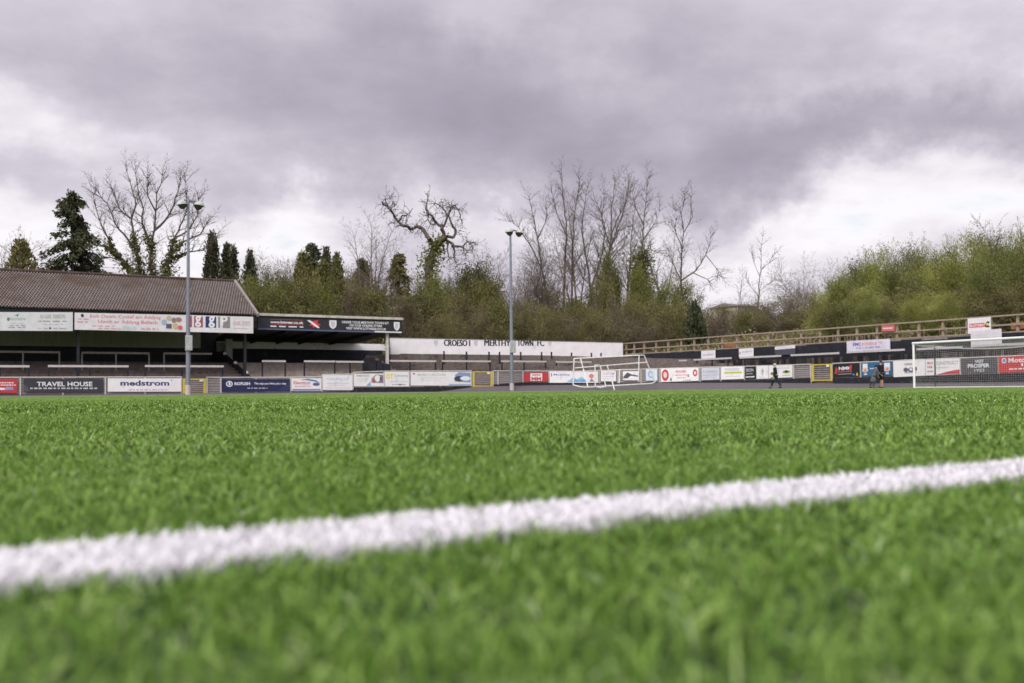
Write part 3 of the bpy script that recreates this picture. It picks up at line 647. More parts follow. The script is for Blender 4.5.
n4 = nd(t, 'ShaderNodeTexNoise', i_Scale=.35, i_Detail=5.0, i_Roughness=.65); lk(t, tcn.outputs['Object'], n4.inputs['Vector'])
moss = nd(t, 'ShaderNodeMix', data_type='RGBA'); lk(t, ramp(t, n4.outputs['Fac'], [(.50, (0, 0, 0)), (.66, (.8, .8, .8))]), moss.inputs[0]); lk(t, crest, moss.inputs[6]); moss.inputs[7].default_value = (.085, .054, .038, 1)
lk(t, moss.outputs[2], bs.inputs['Base Color']); bs.inputs['Roughness'].default_value = .85; bs.inputs['Specular IOR Level'].default_value = .15
rb = MB(); nu_ = int((u_r - u_l) / LAM * 8)
U_ = [st.org[0] + LAM * round((u_l - st.org[0]) / LAM) + k * LAM / 8 for k in range(nu_)]
v00 = st.org[1] + CRS * round((66.5 - st.org[1]) / CRS); nrow = int(round((72 - v00) / CRS)); sl_ = (zr - ze) / (72 - 66.5)
slope = []
for r_ in range(nrow):                            # each course tips up a little over the one below
    a_, b2_ = v00 + r_ * CRS, v00 + (r_ + 1) * CRS
    slope += [(a_ + .004, ze + (a_ - 66.5) * sl_ + .035, r_), (b2_ - .004, ze + (b2_ - 66.5) * sl_, r_)]
slope += [(72.05, zr + .02, nrow - 1), (74.6, zr - (zr - ze) * .5, 0), (77.2, ze + .1, 0)]
for off in (0, -.06):
    vs = [(u, v, z + off + .035 * math.sin((u - st.org[0]) * 2 * math.pi / LAM + math.pi * (math.floor((v00 - st.org[1]) / CRS + .5) + r_))) for (v, z, r_) in slope for u in U_]; n = len(U_)
    rb.add(vs, [(j * n + i, j * n + i + 1, (j + 1) * n + i + 1, (j + 1) * n + i) for j in range(len(slope) - 1) for i in range(n - 1)], 0, True)
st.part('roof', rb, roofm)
u_r2 = U_[-1]
vg = MB().beam((u_r2 + .04, 66.45, ze - .02), (u_r2 + .04, 72.0, zr + .06), .14, .22); vg.beam((u_r2 + .04, 72.0, zr + .06), (u_r2 + .04, 77.2, ze + .1), .14, .22)
st.part('verge_board', vg, mat('verge_board_grey', (.30, .26, .26), .8))
rg = MB().tube((u_l, 72, zr + .06), (u_r2, 72, zr + .06), .11, .11, 8); st.part('ridge_cap', rg, mat('ridge_cap_brown', (.075, .05, .042), .85, var=.25, scale=3))
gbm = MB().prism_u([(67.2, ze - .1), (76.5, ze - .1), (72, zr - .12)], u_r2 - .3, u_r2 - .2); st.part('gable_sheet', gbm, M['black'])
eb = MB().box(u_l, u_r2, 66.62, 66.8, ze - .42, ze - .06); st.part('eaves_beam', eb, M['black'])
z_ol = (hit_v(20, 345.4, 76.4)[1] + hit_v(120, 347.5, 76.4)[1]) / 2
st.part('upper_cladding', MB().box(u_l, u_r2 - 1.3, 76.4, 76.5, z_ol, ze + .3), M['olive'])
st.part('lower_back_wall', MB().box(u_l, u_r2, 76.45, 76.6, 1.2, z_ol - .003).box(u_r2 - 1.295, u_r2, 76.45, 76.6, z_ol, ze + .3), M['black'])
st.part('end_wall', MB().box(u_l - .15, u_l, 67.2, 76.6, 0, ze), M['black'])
for px in (-95, 78, 245):
    u = hit_v(px, 350, 67.2)[0]; st.part('post', MB().box(u - .08, u + .08, 67.12, 67.28, tz_at(u, 67.2) - .1, ze - .1), M['black'])
UE = u_r2 - .35
va, za = hit_u(222, 352, UE); vb_, zb_ = hit_u(250, 377.5, UE)
ep = MB().prism_u([(vb_, zb_), (va, za), (76.4, za + .1), (76.4, 1.0), (vb_, .3)], UE - .14, UE + .14); pr = st.part('end_parapet', ep, M['black'])
for f in (.12, .5, .88):
    v_, z_ = vb_ + (va - vb_) * f, zb_ + (za - zb_) * f
    st.part('bulkhead_lamp', MB().lathe([(.02, 0), (.13, .02), (.15, .10), (.09, .2), (.01, .22)], (UE, v_, z_), 12), M['white'], pr)
u0, u1 = hit_v(225.5, 340, 75.2)[0], hit_v(231.8, 340, 75.2)[0]
st.part('pillar', MB().box(u0, u1, 75, 75.45, 2.6, ze), mat('pale_pillar_paint', (.52, .50, .47), .8))
u0, u1 = hit_v(216.5, 347, 75.9)[0], hit_v(224.5, 347, 75.9)[0]; z0, z1 = hit_v(220, 351.5, 75.9)[1], hit_v(220, 342.5, 75.9)[1]
wbx = MB().box(u0, u1, 75.8, 76.0, z0, z1); st.part('hatch', wbx, mat('grey_hatch_paint', (.26, .26, .235), .8))
HB = 'banners hung under the eaves of the long stand'
def eav(label, *a): return board('banner', label, 'banner', *a, plane=('v', 66.56), group=HB, thick=.025)
eav('pale grey white banner with faint grey and green print, leftmost under the brown roof', -60, 72.8, (312.0, 312.2), (330.4, 331), (.66, .65, .69),
    [('d', .50, .62, .012, .10, (.16, .22, .24)), ('t', 'extranna', .515, .63, .56, .72, .02, (.36, .48, .47)), ('p', [(.545, .82), (.57, .76), (.58, .92)], (.15, .25, .28)), ('l', .53, .62, .38, .42, LG), ('l', .51, .63, .26, .30, GR), ('l', .5, .63, .16, .20, GR), ('t', '01685 709070', .745, .94, .66, .88, .012, (.42, .46, .46)), ('l', .73, .95, .50, .54, GR), ('l', .76, .92, .34, .38, LG), ('l', .72, .80, .12, .17, LG), ('d', .82, .15, .008, .05, DK), ('l', .84, .95, .12, .17, (.5, .45, .5))])
eav('white banner with two lines of red wording and small scattered photographs', 74.6, 186.5, (312.6, 315), (329.6, 332.2), (.70, .67, .71),
    [('t', 'Eich Dewis Cyntaf am Addysg', .13, .76, .66, .92, .012, (.62, .17, .22)), ('t', 'Uwch ac Addysg Bellach', .20, .73, .36, .62, .012, (.62, .17, .22)), ('l', .03, .12, .6, .66, (.62, .3, .34)), ('l', .02, .11, .42, .5, (.62, .3, .34)), ('l', .15, .34, .22, .28, (.62, .35, .4)), ('l', .2, .4, .08, .13, (.62, .35, .4)), ('r', .42, .54, .08, .26, (.52, .58, .60)), ('l', .58, .74, .10, .20, (.65, .4, .45)), ('d', .065, .84, .012, .10, DK),
     ('d', .79, .55, .025, .16, (.35, .45, .60)), ('d', .835, .80, .025, .15, (.52, .42, .34)), ('d', .88, .68, .022, .15, (.25, .2, .2)), ('r', .81, .86, .2, .46, (.12, .10, .12)), ('d', .925, .72, .03, .13, (.38, .20, .18)), ('d', .895, .34, .026, .17, (.55, .45, .25)), ('d', .94, .26, .022, .13, (.72, .12, .18))])
eav('white banner with maroon, navy and grey letter squares and pale wording at the right end', 187.2, 253.2, (315.0, 316.8), (331.8, 333.4), (.74, .71, .75),
    [('r', .02, .07, .28, .95, (.36, .08, .14)), ('r', .10, .23, .28, .95, (.36, .08, .14)), ('t', 'g', .115, .205, .30, .98, .03, PW), ('r', .27, .43, .28, .95, (.025, .04, .16)), ('t', 'g', .315, .41, .28, .98, .03, PW), ('r', .46, .485, .28, .95, (.25, .23, .24)), ('r', .53, .64, .28, .95, (.25, .23, .24)), ('t', 'P', .50, .605, .42, 1.0, .03, PW), ('t', '01685 371972', .69, .95, .46, .72, .012, (.62, .40, .46)), ('l', .70, .94, .26, .31, (.6, .45, .5))])

# ------------------------------------------------------------------ lower flat canopy stand
cs = Thing('canopy_stand', 'low open stand with flat sloping roof and dark back wall right of the long stand', 'stand', 26, 72, 0)
uc0, uc1 = u_r2 - .1, hit_v(401.5, 326, 67.6)[0]
zf = (hit_v(258, 315.3, 67.6)[1] + hit_v(401, 320.2, 67.6)[1]) / 2; zfb = (hit_v(260, 329.3, 67.6)[1] + hit_v(401, 333.6, 67.6)[1]) / 2
zbk = hit_v(310, 343.5, 76.5)[1]
cs.part('roof', MB().prism_u([(67.55, zf - .02), (76.9, zbk + .26), (76.9, zbk + .08), (67.55, zfb + .06)], uc0, uc1), mat('dark_roof_soffit', (.040, .038, .034), .85, var=.2))
cs.part('edge_trim', MB().box(uc0, uc1 + .05, 67.38, 67.62, zf - .015, zf + .16), mat('pale_roof_trim', (.50, .46, .43), .8, var=.12, scale=4))
for px in (268, 295, 318, 350):
    u = hit_v(px, 340, 72)[0]; cs.part('rafter', MB().prism_u([(67.7, zfb + .04), (76.4, zbk + .09), (76.4, zbk - .1), (67.7, zfb - .16)], u - .06, u + .06), M['black'])
ub1 = hit_v(388.5, 350, 76.5)[0]; zw0 = (hit_v(300, 348.4, 76.5)[1] + hit_v(370, 351.2, 76.5)[1]) / 2
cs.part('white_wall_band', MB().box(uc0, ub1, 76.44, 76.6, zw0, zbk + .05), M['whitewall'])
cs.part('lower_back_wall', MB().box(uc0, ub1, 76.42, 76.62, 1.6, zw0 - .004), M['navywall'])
u = hit_v(387.3, 345, 67.8)[0]; cs.part('post', MB().box(u - .09, u + .09, 67.75, 67.93, tz_at(u, 67.8) - .1, zfb + .05), mat('pale_post_paint', (.60, .56, .54), .7), label='pale square post at the open right end')
u = hit_v(244.3, 345, 68.2)[0]; cs.part('post', MB().box(u - .07, u + .07, 68.1, 68.24, tz_at(u, 68.2) - .1, zfb + .05), M['black'])
EMB = [(0, 1), (1, 1), (1, .45), (.85, .18), (.5, 0), (.15, .18), (0, .45)]
def crest(x0, x1, z0, z1, c): return ('p', [(x0 + (x1 - x0) * a, z0 + (z1 - z0) * b_) for a, b_ in EMB], c)
FC = (.030, .031, .042)
fs_ = board('fascia_sign', 'long dark sign with white wording, red emblem and two white shields above the low stand', 'sign', 257.5, 401.3, (317.3, 321.3), (329.4, 333.4), FC,
    [('r', 0, .92, 0, .11, (.10, .11, .22)), ('r', .08, .30, .84, .88, (.35, .07, .09)), ('t', 'www.lotwear.co.uk', .082, .30, .54, .76, .03, PW), ('r', .08, .30, .42, .49, (.30, .05, .06)), ('l', .082, .30, .25, .34, PW),
     ('p', [(.335, .78), (.37, .82), (.40, .9), (.395, .66), (.42, .5), (.39, .42), (.37, .26), (.36, .46), (.34, .42), (.355, .62)], (.70, .05, .06)), ('p', [(.325, .86), (.345, .88), (.41, .32), (.405, .22), (.39, .3)], PW),
     crest(.478, .528, .20, .92, PW), crest(.487, .519, .30, .82, LG), ('t', 'ORDER YOUR MERTHYR TOWN KIT', .565, .905, .70, .90, .02, PW), ('t', 'ON OUR ONLINE STORE', .62, .855, .46, .65, .02, PW), ('t', 'VISIT WWW.LOTWEAR.CO.UK', .595, .885, .20, .40, .02, PW), ('r', .80, 1, .03, .13, PW),
     crest(.942, .985, .20, .92, PW), crest(.950, .977, .30, .82, LG)], plane=('v', 67.5), thick=.06)

# ------------------------------------------------------------------ walls at the back of the terrace
uw0, uw1 = hit_v(391, 345, 72.0)[0], 55.9
zt_ = (hit_v(391, 338.5, 72)[1] + hit_v(615, 342, 72)[1]) / 2; zb2 = min(hit_v(391, 354.3, 72)[1], hit_v(615, 355.3, 72)[1])
ww = Thing('boundary_wall', 'long whitewashed wall with black painted welcome lettering behind the open terrace', 'wall', (uw0 + uw1) / 2, 72.1, zb2)
ww.part('wall', MB().box(uw0, uw1, 72.0, 72.25, zb2, zt_), M['whitewall'])
ww.part('footing', MB().box(uw0, uw1, 72.03, 72.3, 1.0, zb2 - .003), M['terrace'])
ww.part('coping', MB().box(uw0 - .02, uw1 + .02, 71.97, 72.28, zt_ + .002, zt_ + .05), mat('mossy_coping', (.16, .14, .11), .9, var=.3))
tmb = MB()
for s_, a, c in (('CROESO I', 443.8, 470.3), ('MERTHYR', 484.2, 514.6), ('TOWN', 517.2, 533.4), ('FC', 537.2, 544.4)):
    ua, uc = hit_v(a, 343, 71.99)[0], hit_v(c, 343, 71.99)[0]; z1, z0 = hit_v((a + c) / 2, 339.9, 71.99)[1], hit_v((a + c) / 2, 346.0, 71.99)[1]
    for q_, o_ in enumerate((-.03, -.01, .01, .03)): vs, fs = text_mesh(s_, ua + o_ + .03, uc + o_ - .03, z0, z1, 71.994 - .0006 * q_, 0); tmb.add(vs, fs)
ww.part('lettering', tmb, M['black'])
cmb = MB()
for px in (436, 476, 550):
    u, z = hit_v(px, 343.5, 71.993); cmb.add([(u + .36 * x - .18, 71.9935, z + .5 * y - .25) for x, y in EMB], [tuple(range(7))])
ww.part('faded_crest', cmb, mat('faded_grey_paint', (.62, .59, .62), .85))
# dark wall along the right
zk = 3.22
bw = Thing('retaining_wall', 'long black painted wall with ragged top below the timber fence on the right', 'wall', 56.15, 50, 2.2)
kb = MB(); vv = np.arange(22, 72.01, .5); rn = random.Random(5); rag = 0; tops = []
for v in vv:
    if rn.random() < .35: rag = rn.choice([0, 0, .06, .11, .16]) if v < 52 else rn.choice([0, 0, .03])
    tops.append(zk - rag)
for a, z in zip(vv[:-1], tops): kb.box(56.0, 56.3, a, a + .498, 1.0, z)
bw.part('wall', kb, M['navywall'])
cp = MB()
for a, z in zip(vv[:-1], tops):
    if a < 52 and z < zk - .01: cp.box(56.08, 56.34, a, a + .499, z - .02, zk - .004)
    else: cp.box(56.02, 56.34, a, a + .499, z + .002, z + .04)
bw.part('coping', cp, mat('pale_broken_coping', (.24, .215, .20), .9, var=.25, scale=5))
# timber post and rail fence above it
tf = Thing('timber_fence', 'weathered post and rail timber fence on top of the black wall', 'fence', 56.5, 50, 3.2)
zft = np.mean([hit_u(a, b_, 56.45)[1] for a, b_ in ((640, 342.6), (720, 337.5), (800, 331), (900, 323.8), (1018, 314.8))])
PXS = [626, 634, 644, 656, 668, 681, 694, 708, 722, 737, 752, 768, 784, 801, 820, 838, 857, 877, 897, 919, 943, 967, 991, 1018, 1048, 1082]
for px in PXS:
    v = hit_u(px, 330, 56.45)[0]; tf.part('post', MB().box(56.4, 56.52, v - .07, v + .07, 2.9, zft + .02), M['wood'])
v0, v1 = hit_u(1084, 330, 56.45)[0], hit_u(624, 340, 56.45)[0]
tf.part('top_rail', MB().box(56.28, 56.39, v0, v1, zft - .02, zft + .075), M['wood'])
tf.part('middle_rail', MB().box(56.3, 56.39, v0, v1, (zft + 3.2) / 2 - .05, (zft + 3.2) / 2 + .05), M['wood'])
tf.part('bottom_board', MB().box(56.3, 56.39, v0, v1, 3.25, 3.32), M['wood'])
pb_ = MB(); rn = random.Random(3); v = hit_u(960, 330, 56.6)[0]; ve = hit_u(775, 330, 56.6)[0]
while v < ve:
    if rn.random() < .8: pb_.beam((56.6, v, 3.1), (56.6 + rn.uniform(-.05, .05), v + rn.uniform(-.12, .12), 3.75 + rn.uniform(-.2, .12)), .05, .05)
    v += rn.uniform(.16, .3)
tf.part('paling', pb_, M['wood'])
def gs(name, label, cat, *a, U=55.9, **k): return board(name, label, cat, *a, plane=('u', U), **k)
WG = 'signs fixed to the black wall'
gs('wall_sign', 'small white sign on the black wall nearest the loose goal frames', 'sign', 701.3, 715.3, (351, 350), (360, 358.8), wb, [('t', 'SWANSEA', .1, .9, .42, .62, .02, (.35, .36, .52))], group=WG)
gs('wall_sign', 'white sign with small blue print and a red line along its bottom', 'sign', 739, 753.4, (348.8, 347.8), (358, 356.8), wb, [('r', 0, 1, 0, .08, (.6, .25, .28)), ('t', 'JENKINS', .2, .9, .5, .7, .02, (.4, .42, .58)), ('r', .04, .12, .42, .6, RED)], group=WG)
gs('wall_sign', 'faded dark grey sign with a white strip across its top', 'sign', 775, 795.2, (346.8, 345), (355.5, 354.2), (.075, .078, .105), [('r', 0, 1, .66, 1, PW), ('l', .1, .9, .74, .86, LG)], group=WG)
gs('wall_sign', 'wide white sign with blue and red lettering on the black wall', 'sign', 846.8, 890, (341.2, 338.8), (352.6, 350.2), (.68, .64, .74), [('t', 'EMC', .15, .34, .54, .82, .03, (.12, .10, .50)), ('t', 'SCREEN & TV', .36, .83, .54, .80, .025, (.66, .22, .26)), ('t', 'CALL 01685 000', .22, .78, .26, .44, .02, (.25, .22, .58)), ('l', .1, .95, .08, .12, LG)], group=WG)
gs('wall_sign', 'plain white sheet on the black wall behind the crossbar', 'sign', 970.7, 1001.5, (331.4, 328.6), (347.5, 344.6), (.68, .65, .70), [('l', .12, .85, .7, .74, (.6, .56, .6)), ('l', .12, .85, .5, .54, (.6, .56, .6))], group=WG)
gs('fence_sign', 'white board with red block of lettering and black mark on the timber fence', 'sign', 967.8, 990.6, (318.6, 317), (334, 332.4), wb, [('r', .06, .74, .38, .66, (.66, .12, .13)), ('t', 'BUSTERS', .09, .70, .44, .60, .02, PW), ('p', [(.74, .4), (.84, .34), (.98, .36), (.9, .5), (.97, .7), (.86, .74), (.78, .6)], (.05, .05, .04)), ('d', .86, .54, .06, .09, YEL)], U=56.2)
gs('fence_sign', 'small red and white notice on the timber fence', 'sign', 881.5, 894.6, (325.6, 325), (331.6, 331), (.60, .14, .15), [('l', .12, .88, .4, .62, PW)], U=56.2)
gs('sheet', 'orange sheet tied behind the timber fence near the middle of the wall', 'sheet', 722.5, 738, (343.2, 342.2), (347.8, 347), M['orange'], U=56.7)
gs('sheet', 'orange mesh tied behind the timber fence at the right edge of the view', 'sheet', 1011, 1046, (322.5, 320), (329.5, 327), M['orange'], U=56.7)

# ------------------------------------------------------------------ crush barriers
BG = 'crush barriers on the terraces'
def barrier(label, px0, px1, y, posts, plane, legm=None, railm=None):
    y = y if isinstance(y, tuple) else (y, y)
    if plane[0] == 'v': f = lambda px, yy: (hit_v(px, yy, plane[1])[0], plane[1], hit_v(px, yy, plane[1])[1])
    else: f = lambda px, yy: (plane[1], hit_u(px, yy, plane[1])[0], hit_u(px, yy, plane[1])[1])
    a, c = Vector(f(px0, y[0])), Vector(f(px1, y[1])); z = (a.z + c.z) / 2; a.z = c.z = z
    mid = (a + c) / 2; th = Thing('crush_barrier', label, 'barrier', mid.x, mid.y, tz_at(mid.x, mid.y), BG)
    th.part('top_rail', MB().beam(a, c, .09, .13), railm or M['rail'])
    for px in posts:
        q = f(px, y[0]); zg = tz_at(q[0], q[1]) - .03
        th.part('leg', MB().beam((q[0], q[1], zg), (q[0], q[1], z - .066), .09, .09), legm or M['black'])
dkr = mat('dull_grey_rail', (.28, .26, .25), .7, var=.1)
for lab, a, c, ps in (('front row barrier in the long stand, cut by the left picture edge', -34, 29.5, (-30, 0, 28.8)), ('front row barrier in the long stand above the charcoal board', 48, 128.5, (48.6, 90, 128)), ('front row barrier in the long stand behind the left lamp post', 145, 223.5, (145.6, 182, 222.5))):
    barrier(lab, a, c, 366.2, ps, ('v', 66.0))
for lab, a, c, y, ps in (('back row barrier in the shade of the long stand, leftmost', -40, 60, 351.8, (-36, 23, 59.3)), ('back row barrier in the shade of the long stand, middle one', 81.5, 149.5, 353, (82, 116, 149)), ('back row barrier in the shade of the long stand, nearest the dark parapet', 163.5, 212, 353.6, (164, 190))):
    barrier(lab, a, c, y, ps, ('v', 70.0), dkr, dkr)
for lab, a, c, y, ps in (('barrier under the low stand beside the dark sloping parapet', 262, 285.6, 361.2, (262.3, 285.2)), ('barrier under the middle of the low stand', 304, 335, 361.4, (304.4, 334.7)), ('barrier under the low stand beside the black humped steps', 336, 364, 361.8, (350,)),
                         ('first barrier below the white wall, right of the low stand post', 389.5, 436, 361.0, (410, 435.5)), ('barrier below the wall lettering, above the long white van board', 442, 490.5, 361.2, (442.5, 466.5, 490)), ('barrier below the wall just right of the middle lamp post', 501.5, 546, 361.4, (502, 524, 545.5)), ('barrier below the right end of the wall lettering, behind goal frames', 556, 598.5, 362, (556.5, 577, 598)), ('barrier below the far right end of the white wall', 608, 641, 362.6, (612, 636))):
    barrier(lab, a, c, y, ps, ('v', 68.0))
for lab, a, c, y, ps in (('barrier before the black wall nearest the goal frames', 652, 686.5, (361.8, 360.8), (655, 670, 684)), ('barrier under the small white wall sign', 694, 731.5, (360, 357.9), (697, 712, 728)), ('barrier under the white sign with the red bottom line', 740, 781, (358, 355.6), (745, 760, 778)), ('barrier above the far yellow gate', 791, 839, (355.4, 353), (794, 815, 837)), ('barrier under the wide blue and red lettered sign', 847, 904.5, (352.6, 349.4), (851, 877, 903)), ('barrier seen through the left part of the net', 917, 962, (349.6, 346.9), (922, 940, 958)), ('barrier seen through the net at the right edge', 973, 1030, (346.4, 343), (980, 1005, 1025))):
    barrier(lab, a, c, y, ps, ('u', 55.0))
for i, (px, y, nm) in enumerate(((444, 351.5, 'below the lettering start'), (466.5, 352, 'below the first word end'), (489, 352.2, 'below the second word start'), (499.5, 352.3, 'just left of the middle lamp post'), (520.7, 352.3, 'just right of the middle lamp post'), (541.6, 352.4, 'below the last word'), (551.5, 352.4, 'just right of the last word'), (571.5, 353, 'above the goal frames left corner'), (591.4, 353.2, 'near the wall right end, second last'), (601, 353.3, 'nearest the wall right end'))):
    u, z = hit_v(px, y, 70.4); zg = tz_at(u, 70.4)
    o = link('terrace_post', MB().beam((0, 0, -.05), (0, 0, z - zg), .10, .10).box(-.065, .065, -.065, .065, z - zg + .002, z - zg + .03).mesh('terrace_post', M['black'])); o.location = W(u, 70.4, zg); o.rotation_euler = (0, 0, ANG)
    tag(o, 'short black post on the terrace ' + nm, 'post', 'black posts below the white wall')
# black humped steps at the end of the low stand
hs = MB(); zz0 = 1.0
for px0, px1, yt in ((366.5, 374, 357.6), (374.2, 380.5, 360.6), (380.7, 388.5, 363.6)):
    ua, za_ = hit_v(px0, yt, 67.4); uc, _ = hit_v(px1, yt, 67.4)
    hs.prism([(ua, .8), (ua + .02, za_ - .22), (ua + .12, za_ - .03), ((ua + uc) / 2, za_), (uc - .1, za_ - .06), (uc - .01, za_ - .25), (uc, .8)], 67.0, 68.2)
um = hit_v(377, 365, 67.5)[0]
o = link('stepped_wall', hs.mesh('stepped_wall', M['black'], (um, 67.5, .8))); o.location = W(um, 67.5, .8); o.rotation_euler = (0, 0, ANG)
tag(o, 'black humped cheek wall stepping down beside the low stand end post', 'wall')

# ------------------------------------------------------------------ floodlight posts
def lamp_post(label, px, ybase, ytop, yb0, yb1, heads, V=62.4):
    u, _ = hit_v(px, ybase, V); zt = hit_v(px, ytop, V)[1]
    th = Thing('floodlight_post', label, 'floodlight', u, V, 0, 'tall twin headed floodlight posts beside the pitch')
    th.part('pole', MB().tube((u, V, 0), (u, V, zt * .5), .135, .12, 14).tube((u, V, zt * .5), (u, V, zt), .105, .075, 14), M['steel'])
    th.part('base_sleeve', MB().tube((u, V, -.02), (u, V, .62), .165, .165, 14), M['pale'])
    za_, zc = hit_v(px, yb1, V)[1], hit_v(px, yb0, V)[1]
    th.part('control_box', MB().box(u - .19, u + .19, V - .30, V - .08, za_, zc).box(u - .165, u + .165, V - .315, V - .302, za_ + .03, zc - .03), mat('light_grey_box', (.42, .42, .45), .5))
    th.part('collar', MB().tube((u, V, zt * .5 - .1), (u, V, zt * .5 + .05), .14, .13, 14), M['steel'])
    hs_ = [(hit_v(hx, hy, V)[0], hit_v(hx, hy, V)[1]) for hx, hy in heads]
    th.part('crossarm', MB().tube((hs_[0][0] + .15, V, zt + .02), (hs_[1][0] - .12, V, zt - .02), .055, .055, 8).tube((u, V, zt - .12), (u, V, zt + .12), .10, .08, 10), M['steel'])
    for i, (hu, hz) in enumerate(hs_):
        sg = -1 if i == 0 else 1; mx_ = Matrix.Rotation(sg * R(9), 3, 'Y')
        hd = th.part('floodlight', MB().lathe([(.03, .26), (.14, .25), (.25, .18), (.31, .06), (.315, 0)][::-1], (hu, V, hz), 18, 0, mx_), mat('pale_lamp_housing', (.50, .52, .52), .5))
        th.part('lamp_glass', MB().lathe([(.03, -.27), (.10, -.265), (.20, -.17), (.285, -.01), (.30, -.004)], (hu + sg * -.05, V, hz), 18, 0, mx_), M['glass'], hd)
lamp_post('tall grey floodlight post in front of the long brown roofed stand', 188, 395, 200.6, 335.5, 350.6, ((181.6, 204.6), (199.2, 205.8)))
lamp_post('tall grey floodlight post standing before the white lettered wall', 511.9, 390.6, 230.4, 340.6, 352.8, ((509.0, 232.0), (519.6, 233.2)))

# ------------------------------------------------------------------ goal with net
UG = 47.6
pA = hit_d(914.4, 388.4, 55.4); uA, vA = UV(pA); vB_ = vA - 7.44
gt = Thing('football_goal', 'full size white football goal with net on the right of the pitch', 'goal', uA, (vA + vB_) / 2, 0)
for v in (vA, vB_): gt.part('upright', MB().tube((uA, v, 0), (uA, v, 2.44), .06, .06, 14), M['goalpost'])
gt.part('crossbar', MB().tube((uA, vA + .058, 2.5), (uA, vB_ - .058, 2.5), .06, .06, 14), M['goalpost'])
dep = 2.0
for v in (vA + .1, vB_ - .1):
    gt.part('back_pole', MB().tube((uA + dep, v, 0), (uA + dep, v, 2.42), .04, .04, 10), M['black'])
    gt.part('stay', MB().path([(uA + .04, v, 2.44), (uA + .7, v, 2.36), (uA + dep, v, 2.4)], .012, 6), M['net'])
gt.part('back_bar', MB().tube((uA + dep, vA, .04), (uA + dep, vB_, .04), .03, .03, 8), M['goalpost'])
gt.part('ground_bar', MB().tube((uA, vA, .04), (uA + dep, vA, .04), .03, .03, 8).tube((uA, vB_, .04), (uA + dep, vB_, .04), .03, .03, 8), M['goalpost'])
segs = []; rr_ = .0038
def sag(v): f = (v - vB_) / (vA - vB_); return 2.36 - .28 * (1 - (2 * ((f * 1.0) % 1.0) - 1) ** 2)
def strand(P):
    for a, c in zip(P, P[1:]): segs.append((*a, *c, rr_, rr_))
nv = int((vA - vB_) / .13); vs3 = [vB_ + (vA - vB_) * i / nv for i in range(nv + 1)]
for v in vs3:
    strand([(uA + dep * .98, v, .05), (uA + dep * 1.02, v, sag(v) * .5), (uA + dep, v, sag(v))]); strand([(uA, v, 2.46), (uA + dep * .5, v, (2.46 + sag(v)) / 2 - .12), (uA + dep, v, sag(v))])
for k in range(19):
    f = k / 18; strand([(uA + dep * (1 + .02 * math.sin(3.1 * f)), v, .05 + (sag(v) - .05) * f) for v in vs3[::3] + [vA]])
for k in range(1, 15):
    f = k / 15; strand([(uA + dep * f, v, 2.46 + (sag(v) - 2.46) * f - .12 * math.sin(3.14 * f)) for v in vs3[::3] + [vA]])
for v in (vA, vB_):
    for k in range(1, 15): u = uA + dep * k / 15; strand([(u, v, .05), (u, v, 2.44 - .06 * math.sin(3.14 * k / 15))])
    for k in range(19): z = .05 + 2.38 * k / 18; strand([(uA, v, z), (uA + dep, v, z)])
segs = [(a[0] - uA, a[1] - gt.org[1], a[2], a[3] - uA, a[4] - gt.org[1], a[5], a[6], a[7]) for a in segs]
o = link('net', seg_mesh('net', segs, M['net'], 3), gt.o)
hem = MB()
for a, c in zip(vs3[:-1], vs3[1:]): hem.tube((uA + dep, a, sag(a)), (uA + dep, c, sag(c)), .03, .03, 6, caps=False)
gt.part('net_cord', hem, M['net'])

# ------------------------------------------------------------------ loose portable goal frames in the corner
pg_m = mat('worn_aluminium_paint', (.70, .67, .69), .5, var=.08, scale=5)
def pgoal(label, D, pts, r=.046):
    P = {k: hit_d(x, y, D + dd) for k, (x, y, dd) in pts['n'].items()}
    c = sum((p for p in P.values()), Vector()) / len(P); th = Thing('portable_goal', label, 'goal frame', 0, 0, 0, 'loose white goal frames in the pitch corner', 0); th.org = (c.x, c.y, 0); th.o.location = (c.x, c.y, 0)
    for nm, a, b_ in pts['e']: th.part(nm, MB().tube(P[a], P[b_], r, r, 10), pg_m)
pgoal('large white aluminium goal frame with sloping side stays in the far corner', 73.0, dict(
    n=dict(a=(574, 358.6, 0), b=(639, 355.3, 0), c=(573.2, 385, 0), d=(638.5, 381.4, 0), e=(580.5, 358.2, .9), f=(588, 387.2, -.6), g=(644.2, 355.3, .9), h=(649.5, 369, 1.2), i=(655.2, 381.6, 1.4), j=(575, 368, .2), k=(647, 362.3, 1.0), l=(581, 387.0, -.2), m=(652, 383.4, .6)),
    e=[('upright', 'a', 'c'), ('upright', 'b', 'd'), ('crossbar', 'a', 'b'), ('top_stay', 'b', 'g'), ('side_stay', 'g', 'h'), ('side_stay', 'h', 'i'), ('side_stay', 'e', 'f'), ('back_bar', 'j', 'k'), ('base_bar', 'c', 'l'), ('base_bar', 'l', 'f'), ('base_bar', 'f', 'm'), ('base_bar', 'm', 'i')]))
pgoal('smaller white goal frame nested inside the large one in the corner', 72.4, dict(
    n=dict(a=(595, 365.0, 0), b=(638, 369.4, 1.2), c=(595.3, 386.4, 0), d=(600, 365.2, .6), e=(606, 386.6, .2), f=(619.6, 369.8, .8), g=(619.2, 383, .4), h=(614.4, 390.0, -1.2), i=(612.2, 381.6, -.4), j=(600.5, 387.6, -.6), k=(608.6, 370.6, .6), l=(607, 364.8, .6)),
    e=[('upright', 'a', 'c'), ('crossbar', 'a', 'd'), ('side_stay', 'd', 'e'), ('back_bar', 'f', 'b'), ('upright', 'f', 'g'), ('leg', 'i', 'h'), ('base_bar', 'c', 'j'), ('base_bar', 'j', 'e'), ('side_stay', 'l', 'k'), ('crossbar', 'k', 'f')]), r=.042)
#@@PART3

